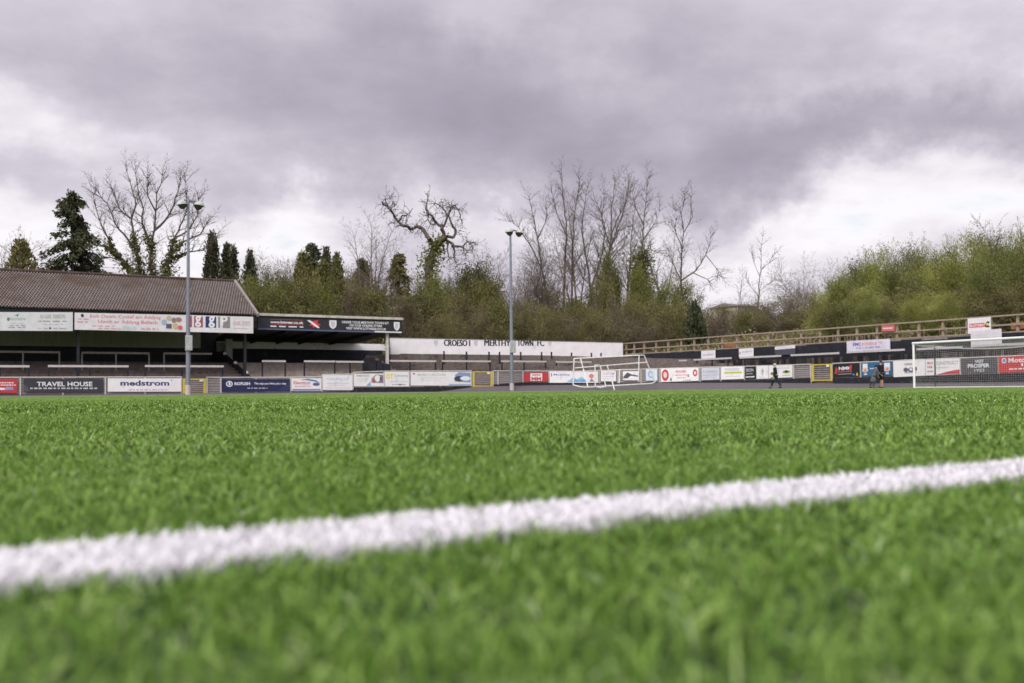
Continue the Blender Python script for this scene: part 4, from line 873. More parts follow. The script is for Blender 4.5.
# ------------------------------------------------------------------ people
def skin_mesh(name, pts, edges, m, root=0, sub=1):
    me = bpy.data.meshes.new('tmp'); me.from_pydata([p[:3] for p in pts], edges, []); o = bpy.data.objects.new('tmp', me); COL.objects.link(o)
    md = o.modifiers.new('skin', 'SKIN'); md.use_smooth_shade = True
    for i, p in enumerate(pts):
        sv_ = me.skin_vertices[0].data[i]; sv_.radius = (p[3], p[4] if len(p) > 4 else p[3]); sv_.use_root = (i == root)
    ss = o.modifiers.new('sub', 'SUBSURF'); ss.levels = ss.render_levels = sub
    dg = bpy.context.evaluated_depsgraph_get(); out = bpy.data.meshes.new_from_object(o.evaluated_get(dg)); bpy.data.objects.remove(o); bpy.data.meshes.remove(me)
    out.name = name; out.materials.clear(); out.materials.append(m)
    out.polygons.foreach_set('use_smooth', np.ones(len(out.polygons), bool)); return out
def person(label, px, py, D, h, face, legs, arms, lean, hairc, top, low, shoe, shorts=False, group=None, coat=False):
    """walks along local +X; legs / arms = (left, right) swing in degrees: (thigh, shin) and (upper, fore)"""
    P0 = hit_d(px, py, D); u, v = UV(P0)
    th = link('person', None); th.location = P0; th.rotation_euler = (0, 0, face); th.empty_display_size = .3; tag(th, label, 'person', group)
    s = h / 1.75
    def dn(p, a, l, y=0): return Vector((p[0] + l * math.sin(R(a)), p[1] + y, p[2] - l * math.cos(R(a))))
    feet = []; hz = .93
    def leg(sd, z):
        hp = Vector((0, sd * .09, z)); kn = dn(hp, legs[0 if sd > 0 else 1][0], .44, sd * .01); an = dn(kn, legs[0 if sd > 0 else 1][1], .43); return hp, kn, an
    low_z = min(leg(1, hz)[2].z, leg(-1, hz)[2].z); hz += .075 - low_z
    pel = Vector((0, 0, hz)); ln_ = math.sin(R(lean)); ch = pel + Vector((.44 * ln_, 0, .44 * math.cos(R(lean)))); nk = ch + Vector((.13 * ln_, 0, .13)); hd = nk + Vector((.03 + .06 * ln_, 0, .10)); cr_ = hd + Vector((.01, 0, .10)); wa = (pel + ch) / 2
    pts = []; ed = []
    def pt(p, r, r2=None): pts.append((p[0] * s, p[1] * s, p[2] * s, r * s, (r2 or r) * s)); return len(pts) - 1
    i0 = pt(pel, .13, .10); i1 = pt(wa, .125, .095); i2 = pt(ch, .145, .10); i3 = pt(nk, .055); i4 = pt(hd, .085, .078); i5 = pt(cr_, .07, .062); i6 = pt(hd + Vector((.095, 0, -.005)), .016); i7 = pt(nk + Vector((.02, 0, .05)), .06)
    ed += [(i0, i1), (i1, i2), (i2, i3), (i3, i7), (i7, i4), (i4, i5), (i4, i6)]
    J = {}
    for sd in (1, -1):
        hp, kn, an = leg(sd, hz); k = 0 if sd > 0 else 1
        a = pt(hp - Vector((0, 0, .06)), .088); b_ = pt(kn, .058); bc = pt(kn + (an - kn) * .35, .056); c = pt(an, .040); d = pt(an + Vector((.10, 0, -.045)), .036); e = pt(an + Vector((.18, 0, -.05)), .028); ed += [(i0, a), (a, b_), (b_, bc), (bc, c), (c, d), (d, e)]
        sh = ch + Vector((0, sd * .185, .03)); el = dn(sh, arms[k][0], .30, sd * .03); wr = dn(el, arms[k][1], .26, -sd * .01)
        f = pt(sh, .058); g = pt(el, .043); w1 = pt(wr, .028); hdv = (wr - el).normalized(); pm = pt(wr + hdv * .07, .034, .022); ed += [(i2, f), (f, g), (g, w1), (w1, pm)]
        side = Vector((hdv.z, 0, -hdv.x))
        for q, (oy, l_) in enumerate(((-.027, .075), (-.009, .088), (.009, .082), (.027, .062))):
            b0 = wr + hdv * .10 + side * oy; f1 = pt(b0, .0095); f2 = pt(b0 + hdv * l_ * .5 + Vector((.005, -sd * .008, 0)), .0085); f3 = pt(b0 + hdv * l_ + Vector((.008, -sd * .028, 0)), .007); ed += [(pm, f1), (f1, f2), (f2, f3)]
        t0 = pt(wr + hdv * .045 - side * .038, .011); t1 = pt(wr + hdv * .085 - side * .056, .009); ed += [(pm, t0), (t0, t1)]
        J[sd] = (hp, kn, an, sh, el, wr)
    link('body', skin_mesh('body', pts, ed, M['skin'], 0, 1), th)
    # clothes follow the body a little outside it
    def cloth(name, m, chain):
        p, e = [], []
        def q(a, r, r2=None): p.append((a[0] * s, a[1] * s, a[2] * s, r * s, (r2 or r) * s)); return len(p) - 1
        chain(q, e); link(name, skin_mesh(name, p, e, m, 0, 1), th)
    def jacket(q, e):
        a = q(pel - Vector((0, 0, .07 if not coat else .0)), .195, .165); b_ = q(wa, .185, .155); c = q(ch, .20, .155); d = q(nk - Vector((0, 0, .02)), .095); e += [(a, b_), (b_, c), (c, d)]
        if coat: y_ = q(pel - Vector((.06, 0, .26)), .25, .21); z = q(pel - Vector((.12, 0, .56)), .31, .26); e += [(a, y_), (y_, z)]
        for sd in (1, -1):
            _, _, _, sh, el, wr = J[sd]; x = q(sh, .095); y = q(el, .074); z = q(wr - (wr - el) * .06, .052); e += [(c, x), (x, y), (y, z)]
    cloth('jacket', top, jacket)
    def trousers(q, e):
        a = q(pel, .150, .12)
        for sd in (1, -1):
            hp, kn, an, *_ = J[sd]; x = q(hp - Vector((0, 0, .07)), .108); y = q(kn, .085 if not shorts else .092); e += [(a, x), (x, y)]
            if not shorts: z = q(an + Vector((0, 0, .03)), .066); e.append((y, z))
    cloth('shorts' if shorts else 'trousers', low, trousers)
    for sd in (1, -1):
        an = J[sd][2]; p = [(an.x * s, an.y * s, (an.z + .03) * s, .056 * s), ((an.x + .06) * s, an.y * s, (an.z - .03) * s, .052 * s), ((an.x + .19) * s, an.y * s, (an.z - .04) * s, .040 * s), ((an.x - .05) * s, an.y * s, (an.z - .035) * s, .040 * s)]
        link('shoe', skin_mesh('shoe', p, [(0, 1), (1, 2), (1, 3)], shoe, 1, 1), th)
    hb = MB(); c0 = (hd + Vector((-.02, 0, .035))) * s; prof = [(.105 * math.cos(a), .12 * math.sin(a)) for a in np.linspace(-.25, 1.5, 8)]
    hb.lathe([(r * s, z * s) for r, z in prof], c0, 14, 0, Matrix.Rotation(R(-18), 3, 'Y')); link('hair', hb.mesh('hair', hairc), th)
    fb = MB()
    for sd in (1, -1):
        fb.lathe([(.004 * s, -.012 * s), (.011 * s, 0), (.004 * s, .012 * s)], (hd + Vector((.080, sd * .030, .022))) * s, 8)
        fb.lathe([(.008 * s, -.03 * s), (.018 * s, 0), (.008 * s, .03 * s)], (hd + Vector((-.005, sd * .083, 0))) * s, 8, 1)
    fb.beam((hd + Vector((.084, -.022, -.045))) * s, (hd + Vector((.084, .022, -.045))) * s, .012 * s, .010 * s, 2)
    link('face', fb.mesh('face', [M['black'], M['skin'], paint((.32, .12, .11))]), th)
    return th, J, s
navy_c = mat('navy_cloth', (.022, .026, .045), .9, var=.2, scale=9); black_c = mat('black_cloth', (.014, .014, .018), .9, var=.2, scale=9); grey_c = mat('grey_cloth', (.105, .105, .13), .9, var=.15, scale=9)
dgrey_c = mat('slate_cloth', (.055, .06, .085), .9, var=.15, scale=9); shoe_m = mat('dark_shoes', (.02, .02, .022), .6)
p1 = person('person walking in a dark jacket and navy trousers with pale grey hair', 775.8, 388.4, 66.0, 1.70, math.pi - .05, ((-20, -26), (24, 14)), ((12, 24), (-16, 22)), 3, mat('pale_grey_hair', (.45, .42, .40), .8), black_c, navy_c, shoe_m)
p2 = person('person standing in black top and shorts with bare calves and dark boots', 881.6, 388.5, 60.6, 1.70, math.pi + .35, ((2, 0), (-6, 2)), ((18, 50), (-8, 8)), 2, mat('dark_brown_hair', (.035, .026, .022), .8), black_c, black_c, shoe_m, shorts=True)
p3 = person('person in a long grey coat with dark hair leaning beside the person in black', 874.2, 388.4, 60.2, 1.45, .15, ((-16, -24), (-2, -18)), ((16, 46), (24, 60)), 16, mat('black_hair', (.016, .014, .014), .7), grey_c, dgrey_c, shoe_m, coat=True)
hs_b = MB().lathe([(.02, -.11), (.10, -.10), (.13, 0), (.10, .09), (.02, .11)], (0, 0, 0), 12)
q = hit_d(774, 378.6, 66.0); q = q + Vector((-.12, -.2, 0)); o = link('bag', hs_b.mesh('bag', mat('grey_green_bag', (.16, .17, .14), .8)), None); o.location = q; tag(o, 'small grey bag held at the side of the walking person', 'bag')

# ------------------------------------------------------------------ houses beyond the trees
def house(label, px0, px1, ybase, yeave, yridge, V, wallm, roofm_):
    u0, z0 = hit_v(px0, yeave, V); u1, z1 = hit_v(px1, yeave, V); zr_ = hit_v((px0 + px1) / 2, yridge, V)[1]; zb_ = hit_v(px0, ybase, V)[1]
    th = Thing('house', label, 'house', (u0 + u1) / 2, V + 3, zb_); dp = 7
    th.part('wall', MB().box(u0, u1, V, V + dp, zb_, z0), wallm)
    rf = th.part('roof', MB().prism_u([(V - .4, z0 - .05), (V + dp + .4, z0 - .05), (V + dp / 2, zr_)], u0 - .3, u1 + .3), roofm_)
    if px0 < 500: th.part('chimney', MB().box(u0 + .6, u0 + 1.2, V + dp / 2 - .3, V + dp / 2 + .3, zr_ - .6, zr_ + .9).box(u0 + .55, u0 + 1.25, V + dp / 2 - .35, V + dp / 2 + .35, zr_ + .9, zr_ + 1.0), paint((.28, .2, .17)), rf)
    w_ = (u1 - u0)
    for k in range(3):
        a = u0 + w_ * (.12 + .3 * k); f = th.part('window', MB().box(a, a + w_ * .18, V - .03, V + .02, z0 - 2.0, z0 - .9), paint(WHITE)); th.part('pane', MB().box(a + .08, a + w_ * .18 - .08, V - .045, V - .031, z0 - 1.92, z0 - .98), paint((.06, .07, .09), .15), f)
house('pale rendered house with grey roof glimpsed between the conifers', 334, 352, 300, 280.5, 273.5, 122, paint((.58, .55, .56), .8), paint((.22, .21, .23), .8))
house('low building with pale ochre wall and grey roof beyond the bare thin tree', 738, 758, 325, 305.5, 302.2, 128, paint((.40, .36, .27), .8), paint((.24, .22, .22), .8))

# ------------------------------------------------------------------ trees and bushes
def unit(v): v = np.asarray(v, float); return v / max(1e-9, np.linalg.norm(v))
def grow(S, tips, p, d, Ln, r, lvl, c, rn):
    ns = max(2, int(Ln / c['seg'])); p = np.asarray(p, float); d = unit(d); side0 = rn.uniform(0, 6.28)
    for i in range(ns):
        d = unit(d + rn.normal(0, c['wan'], 3) + np.array([0, 0, c['up'] * (1 if lvl else .5)])); q = p + d * Ln / ns
        ra = max(c['rmin'], r * (1 - c['tap'] * i / ns)); rb_ = max(c['rmin'], r * (1 - c['tap'] * (i + 1) / ns)); S.append((*p, *q, ra, rb_)); p = q
        f = (i + 1) / ns
        if lvl < c['lv'] and f > c['st'][min(lvl, len(c['st']) - 1)]:
            nc = c['n'][lvl]; k = int(nc) + (rn.random() < nc - int(nc))
            for _ in range(k):
                side0 += 2.4 + rn.uniform(-.5, .5); a = unit(np.cross(d, [.3, .2, 1.0])) ; b2 = np.cross(d, a); ang = R(c['ang'][lvl] * rn.uniform(.7, 1.25))
                cd_ = d * math.cos(ang) + (a * math.cos(side0) + b2 * math.sin(side0)) * math.sin(ang)
                grow(S, tips, p, cd_, Ln * c['rat'][lvl] * rn.uniform(.65, 1.15) * (1 - c['sh'] * f), rb_ * .6, lvl + 1, c, rn)
    tips.append((p, d))
SPREAD = dict(seg=.62, wan=.070, up=.012, tap=.82, rmin=.0075, lv=3, st=(.22, .12, .06), n=(1.6, 1.5, 2.4), ang=(38, 44, 44), rat=(.28, .52, .48), sh=.35)
TALL = dict(seg=.62, wan=.040, up=.05, tap=.88, rmin=.0072, lv=3, st=(.36, .10, .06), n=(2.0, 1.6, 2.3), ang=(44, 40, 42), rat=(.27, .50, .48), sh=.50)
THIN = dict(seg=.7, wan=.06, up=.04, tap=.85, rmin=.012, lv=2, st=(.28, .10), n=(2.0, 2.0), ang=(42, 38), rat=(.26, .45), sh=.6)
DOME = dict(seg=.52, wan=.09, up=.05, tap=.8, rmin=.0078, lv=3, st=(.28, .12, .06), n=(1.8, 1.6, 2.1), ang=(48, 44, 42), rat=(.42, .48, .48), sh=.45)
IVY = leafmat('ivy_leaves', [(0, (.050, .052, .020)), (.5, (.12, .12, .038)), (1, (.24, .22, .085))], trans=.15)
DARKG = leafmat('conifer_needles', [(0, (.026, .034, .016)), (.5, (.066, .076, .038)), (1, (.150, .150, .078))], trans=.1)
OLIVE = leafmat('olive_leaves', [(0, (.082, .076, .030)), (.5, (.18, .165, .062)), (1, (.34, .30, .14))], trans=.25)
WILLOW = leafmat('spring_willow_leaves', [(0, (.13, .145, .036)), (.5, (.345, .365, .098)), (1, (.55, .55, .20))], trans=.42)
WILLOWD = leafmat('leafy_willow_leaves', [(0, (.075, .095, .026)), (.5, (.215, .245, .066)), (1, (.40, .42, .14))], trans=.36)
BROWN = leafmat('dry_twig_leaves', [(0, (.11, .080, .052)), (.5, (.21, .160, .105)), (1, (.36, .29, .19))], trans=.2)
BRIGHT = leafmat('fresh_green_leaves', [(0, (.075, .085, .022)), (.5, (.17, .18, .046)), (1, (.31, .31, .10))], trans=.3)
def base_at(px, plane):
    if plane[0] == 'v': u, _ = hit_v(px, 330, plane[1]); v = plane[1]
    else: v, _ = hit_u(px, 330, plane[1]); u = plane[1]
    return u, v, W(u, v, hill(u, v))
def ztop(px, py, P): return hit_d(px, py, P.y).z
def tree_root(name, label, cat, P, group=None):
    o = link(name, None); o.location = P; o.empty_display_size = .5; tag(o, label, cat, group); return o
def ivy_on(S, rmax, n, spread, rn, zmax=None):
    A = [s for s in S if s[6] > rmax and (zmax is None or s[5] < zmax)]
    if not A: return np.zeros((0, 3))
    A = np.array(A); i = rn.integers(0, len(A), n); f = rn.random((n, 1)); P = A[i, 0:3] * (1 - f) + A[i, 3:6] * f
    return P + rn.normal(0, 1, (n, 3)) * (spread + A[i, 6:7])
def foliage(root, P, D, Ln, Wd, m, rn, name='foliage', tint=None):
    if len(P) == 0: return
    if tint is None: tint = np.clip(.5 + .22 * np.sin(P[:, 0] * 1.7 + 1.1 * np.sin(P[:, 2] * 1.3)) * np.sin(P[:, 2] * 1.9 + P[:, 1]) + rn.normal(0, .2, len(P)), 0, 1)
    return link(name, leaf_mesh(name, P, D, Ln, Wd, tint, m), root)
def bare(label, px, ytop, plane, stems, c, bark='bark', ivy=None, seed=1, name='bare_tree', cat='tree', group=None, lean=0.0, buds=0, hw=None):
    rn = np.random.default_rng(seed); u, v, P = base_at(px, plane); H = ztop(px, ytop, P) - P.z; root = tree_root(name, label, cat, P, group)
    S, tips = [], []
    for (ang, az, hf, rf) in stems:
        d = (math.sin(R(ang)) * math.cos(R(az)) + lean, math.sin(R(ang)) * math.sin(R(az)), math.cos(R(ang)))
        grow(S, tips, (rn.normal(0, .15), rn.normal(0, .15), -.3), d, H * hf, H * rf, 0, c, rn)
    zt = max(s[5] for s in S); k = H / zt
    S = [tuple(x * k for x in s[:6]) + s[6:] for s in S]
    if hw:                                         # keep the crown to its measured spread
        a_ = np.array(S); f_ = hw * P.y / FP / np.percentile(np.abs(a_[:, 3]), 99.3); S = [(s[0] * f_, s[1] * f_, s[2], s[3] * f_, s[4] * f_, s[5], s[6], s[7]) for s in S]
    big = [s for s in S if s[6] >= .05]; tw = [s for s in S if s[6] < .05]
    link('trunk', seg_mesh('trunk', big, M[bark], 7), root); link('crown', seg_mesh('crown', tw, M[bark], 3), root)
    if ivy:
        n, spread, zf_, rm = ivy; Pi = ivy_on(S, rm, n, spread, rn, H * zf_); D = rn.normal(0, 1, Pi.shape) + [0, 0, -.4]; foliage(root, Pi, D, .24, .18, IVY, rn, 'ivy')
    if buds:
        T = np.array([q[0] for q in tips]) * k; i = rn.integers(0, len(T), buds); foliage(root, T[i] + rn.normal(0, .10, (buds, 3)), rn.normal(0, 1, (buds, 3)), .10, .05, OLIVE, rn, 'buds')
    return root
TG = 'tall bare trees behind the white wall'
bare('slim bare tree cut by the left edge of the picture', 2, 222, ('v', 92), [(6, 0, .9, .013), (20, 10, .8, .010), (24, 180, .8, .010)], DOME, 'barkpale', seed=5)
bare('bushy bare tree with upright stems left of the twisted tree', 371, 205, ('v', 86), [(3, 0, 1, .012), (10, 0, .96, .010), (12, 180, .95, .010), (20, 180, .8, .008), (18, 20, .85, .008), (8, 90, .9, .009)], TALL, 'barkpale', seed=8)
TW = dict(seg=.4, wan=.11, up=.05, tap=.8, rmin=.0066, lv=2, st=(.10, .06), n=(1.7, 2.0), ang=(38, 40), rat=(.48, .46), sh=.4)
def limbed(label, px, V, org, limbs, twig, seed, ivy=None, group=None, bark='bark', base_mass=0):
    """trunks and boughs laid out one by one as the tree carries them, fine twigs grown from them"""
    rn = np.random.default_rng(seed); u, v, P = base_at(px, ('v', V)); root = tree_root('bare_tree', label, 'tree', P, group); ox, oy, sc = org
    def pz(zx, zy, dd=0): return np.array(hit_d(ox + zx / sc, oy + zy / sc, P.y + dd) - P)
    S, Lb, tips = [], [], []; ymin = min(q[1] for pts, _, _ in limbs for q in pts)
    for li, (pts, ra, rb_) in enumerate(limbs):
        rb_ *= .7; d0 = rn.normal(0, .9); Q = [pz(a, b_, d0 * min(1, i * .5)) for i, (a, b_) in enumerate(pts)]
        if pts[0][1] > 430 and Q[0][2] < 6: Q = [np.array([Q[0][0] * .8, 0, -.3])] + Q
        fine = [Q[0]]
        for a, b_ in zip(Q, Q[1:]):
            m = max(2, int(np.linalg.norm(b_ - a) / .8)); fine += [a + (b_ - a) * k / m + rn.normal(0, .05, 3) for k in range(1, m)] + [b_]
        n = len(fine) - 1
        for i in range(n):
            r0, r1 = ra + (rb_ - ra) * i / n, ra + (rb_ - ra) * (i + 1) / n; Lb.append((*fine[i], *fine[i + 1], r0, r1)); f = (i + 1) / n
            if f > twig['from'] or fine[i + 1][2] > twig['zmin']:
                dl = unit(fine[i + 1] - fine[i])
                for _ in range(twig['n']):
                    sd = unit(np.cross(dl, rn.normal(0, 1, 3))); a_ = R(rn.uniform(25, 60)); grow(S, tips, fine[i + 1], dl * math.cos(a_) + sd * math.sin(a_) + [0, 0, .25], twig['len'] * rn.uniform(.5, 1.2) * (1.1 - .55 * f), .032, 0, TW, rn)
        grow(S, tips, fine[-1], unit(fine[-1] - fine[-2]), twig['len'] * .8, rb_ * .8, 0, TW, rn)
    kz = (pz(0, ymin)[2]) / max(s[5] for s in S); fix = lambda s: (s[0], s[1], s[2] * kz, s[3], s[4], s[5] * kz, s[6], s[7]); S = [fix(s) for s in S]; Lb = [fix(s) for s in Lb]
    link('trunk', seg_mesh('trunk', Lb, M[bark], 7), root); link('crown', seg_mesh('crown', S, M[bark], 3), root)
    if ivy:
        Pi = np.concatenate([ivy_on([s for s in Lb if s[6] > .07 and s[5] < z_], .07, n_, sp, rn) for (n_, sp, z_) in ivy]); foliage(root, Pi, rn.normal(0, 1, Pi.shape), .22, .16, IVY if not base_mass else BRIGHT, rn, 'ivy')
    return root
zb_t = (60, 130, 4.556)
limbed('large spreading bare tree with ivy clad stems behind the long brown roof', 143, 84, zb_t, [
    ([(345, 660), (325, 590), (290, 545), (250, 505), (205, 465), (150, 452)], .17, .05), ([(372, 660), (362, 560), (350, 480), (335, 400), (325, 320), (285, 285), (262, 240), (240, 170)], .19, .035), ([(325, 320), (346, 250), (332, 180), (305, 75)], .09, .03),
    ([(412, 660), (416, 560), (420, 470), (430, 380), (436, 280), (440, 190), (466, 95)], .21, .035), ([(420, 470), (396, 405), (376, 350), (381, 270), (360, 200), (346, 90)], .12, .03), ([(475, 660), (488, 580), (505, 500), (520, 420), (550, 350), (578, 260), (572, 130)], .18, .035),
    ([(470, 560), (540, 515), (600, 490), (650, 482), (705, 430)], .09, .03), ([(430, 380), (478, 330), (515, 260), (548, 120)], .11, .03), ([(250, 505), (222, 425), (182, 330), (152, 200)], .09, .03), ([(350, 480), (292, 400), (252, 345), (216, 240), (180, 190)], .10, .03), ([(520, 420), (590, 375), (628, 300), (632, 220)], .08, .03), ([(290, 545), (230, 520), (180, 525), (140, 505)], .07, .03), ([(436, 280), (400, 200), (400, 110)], .07, .03), ([(505, 500), (560, 440), (640, 400), (668, 350)], .08, .03)],
    dict(n=3, len=2.2, zmin=99, **{'from': .28}), 3, ivy=[(4200, .07, 9.2), (4500, .38, 6.6)])
zr_t = (500, 140, 3.33)
TWT = dict(n=3, len=2.5, zmin=99, **{'from': .38})
limbed('tall leaning bare tree, leftmost of the row behind the white wall', 549, 86, zr_t, [([(165, 560), (158, 500), (140, 400), (125, 280), (112, 200), (98, 135)], .17, .03), ([(140, 400), (98, 300), (62, 235), (35, 215)], .09, .025), ([(125, 280), (150, 220), (152, 170)], .07, .02)], TWT, 61, [(900, .15, 7)], TG)
limbed('tall bare tree right of the middle lamp post with two close straight trunks', 568, 88, zr_t, [([(213, 560), (214, 400), (221, 280), (212, 150), (205, 55)], .20, .025), ([(240, 560), (240, 350), (246, 220), (263, 70)], .18, .025), ([(221, 280), (190, 200), (172, 120)], .07, .02), ([(240, 400), (262, 360), (300, 300)], .06, .02)], TWT, 62, None, TG)
limbed('tall bare tree with a forked trunk, third of the row behind the white wall', 589, 87, zr_t, [([(302, 580), (301, 470), (286, 350), (272, 250), (282, 150), (290, 90)], .20, .025), ([(301, 470), (326, 400), (341, 330), (350, 250), (322, 150)], .12, .025), ([(301, 455), (275, 430), (258, 380)], .07, .02)], TWT, 63, [(900, .14, 6)], TG)
limbed('tall bare tree with broad twiggy crown left of the ivy column', 606, 88, zr_t, [([(345, 580), (352, 480), (361, 380), (372, 270), (370, 180), (382, 85)], .20, .025), ([(372, 270), (410, 180), (425, 110)], .08, .02), ([(366, 320), (340, 230), (345, 130)], .08, .02), ([(361, 380), (410, 320), (430, 260)], .07, .02)], TWT, 64, [(900, .15, 7), (2600, .5, 8.5)], TG)
limbed('bare tree rising out of the thick green ivy column', 641, 86, zr_t, [([(464, 580), (467, 470), (470, 340), (478, 240), (485, 160), (491, 70)], .19, .022), ([(478, 240), (452, 180), (440, 120)], .07, .02), ([(474, 300), (510, 240), (530, 190)], .07, .02), ([(470, 360), (500, 330), (520, 340)], .06, .02)], TWT, 65, [(8500, .48, 11.2)], TG)
limbed('bare tree with rounded fan crown, rightmost of the tall row', 682, 84, zr_t, [([(600, 560), (602, 450), (605, 330), (611, 270), (640, 210), (636, 140)], .18, .022), ([(604, 445), (650, 410), (684, 350), (700, 290)], .10, .02), ([(605, 330), (582, 250), (585, 190)], .07, .02), ([(611, 270), (602, 200), (615, 130)], .06, .02), ([(602, 440), (580, 390), (560, 330)], .08, .02), ([(684, 350), (720, 400), (735, 430)], .05, .02), ([(640, 415), (690, 440), (700, 460)], .06, .02)], dict(n=3, len=2.3, zmin=99, **{'from': .28}), 66, [(3200, .42, 6.8)], TG)
limbed('thin lone bare tree above the low hedge', 758, 88, (690, 200, 4.712), [([(320, 560), (321, 480), (323, 380), (334, 290), (334, 200), (341, 115)], .11, .02), ([(334, 290), (372, 255), (398, 205)], .04, .015), ([(330, 330), (300, 250), (294, 215)], .04, .015), ([(322, 410), (360, 370), (400, 345)], .04, .015), ([(322, 430), (285, 380), (262, 330)], .04, .015)], dict(n=2, len=1.7, zmin=99, **{'from': .25}), 23)
bare('slim tall bare tree standing between the forked tree and the broad twiggy one', 600, 164, ('v', 90), [(1.5, 0, 1, .009), (9, 180, .7, .006)], TALL, seed=15, group=TG)
bare('tall bare tree behind the others, between the two straight trunks and the forked one', 578, 176, ('v', 93), [(1, 0, 1, .009), (8, 180, .8, .007), (9, 0, .8, .007)], TALL, 'barkpale', seed=51, group=TG)
bare('tall bare tree behind the others, left of the ivy column tree', 627, 182, ('v', 93), [(1, 0, 1, .009), (10, 180, .8, .007)], TALL, 'barkpale', seed=52, group=TG)
bare('bare tree with fine twigs between the ivy column and the rounded fan crown', 660, 200, ('v', 91), [(2, 180, 1, .009), (12, 0, .85, .007), (16, 180, .8, .006)], TALL, 'barkpale', seed=53, group=TG)
bare('low twiggy tree before the tall row, left of the two straight trunks', 543, 226, ('v', 84), [(4, 0, 1, .009), (16, 180, .9, .008), (20, 0, .85, .007)], DOME, 'barkpale', seed=54, group=TG)
bare('very slender pale bare tree just left of the lone thin one', 738, 265, ('v', 92), [(2, 180, 1, .008), (5, 0, .9, .008)], THIN, 'barkpale', seed=25)
bare('twiggy pinkish bare shrub above the hedge left of the green willows', 815, 248, ('v', 88), [(4, 0, 1, .008), (16, 180, .9, .007), (18, 0, .85, .007), (30, 170, .7, .006)], DOME, 'barkpale', seed=27)
bare('low bare shrub on the hedge right of the lone thin tree', 785, 268, ('v', 88), [(10, 0, 1, .008), (18, 180, .9, .007), (28, 0, .85, .007), (34, 170, .8, .006)], DOME, 'barkpale', seed=29, buds=600)
bare('bare twiggy tree at the top right above the willows', 1012, 212, ('u', 68), [(4, 0, 1, .008), (16, 180, .9, .007), (20, 20, .85, .007), (10, 300, .9, .006)], DOME, 'bark', seed=31)
bare('grey budding tree standing left of the ivy topped conifers', 282, 248, ('v', 88), [(5, 0, 1, .010), (20, 180, .9, .008), (22, 0, .9, .008), (34, 175, .75, .006), (36, 10, .7, .006)], DOME, 'barkpale', seed=33, buds=2600)
bare('leaning tangle of bare pale stems left of the twisted tree', 352, 262, ('v', 81), [(10, 0, 1, .010), (34, 0, 1.0, .008), (46, 5, 1.0, .007), (20, 180, .8, .007), (56, 0, .9, .007)], DOME, 'barkpale', seed=35)
bare('budding bare tree right of the middle lamp post top', 530, 232, ('v', 82), [(5, 0, 1, .009), (18, 180, .9, .008), (22, 0, .85, .007), (32, 175, .7, .006), (30, 20, .75, .006)], DOME, 'bark', seed=37, buds=1500)
bare('budding bare tree left of the middle lamp post', 492, 240, ('v', 84), [(5, 0, 1, .009), (18, 180, .9, .008), (24, 0, .85, .007), (30, 175, .7, .006)], DOME, 'barkpale', seed=39, buds=1200)

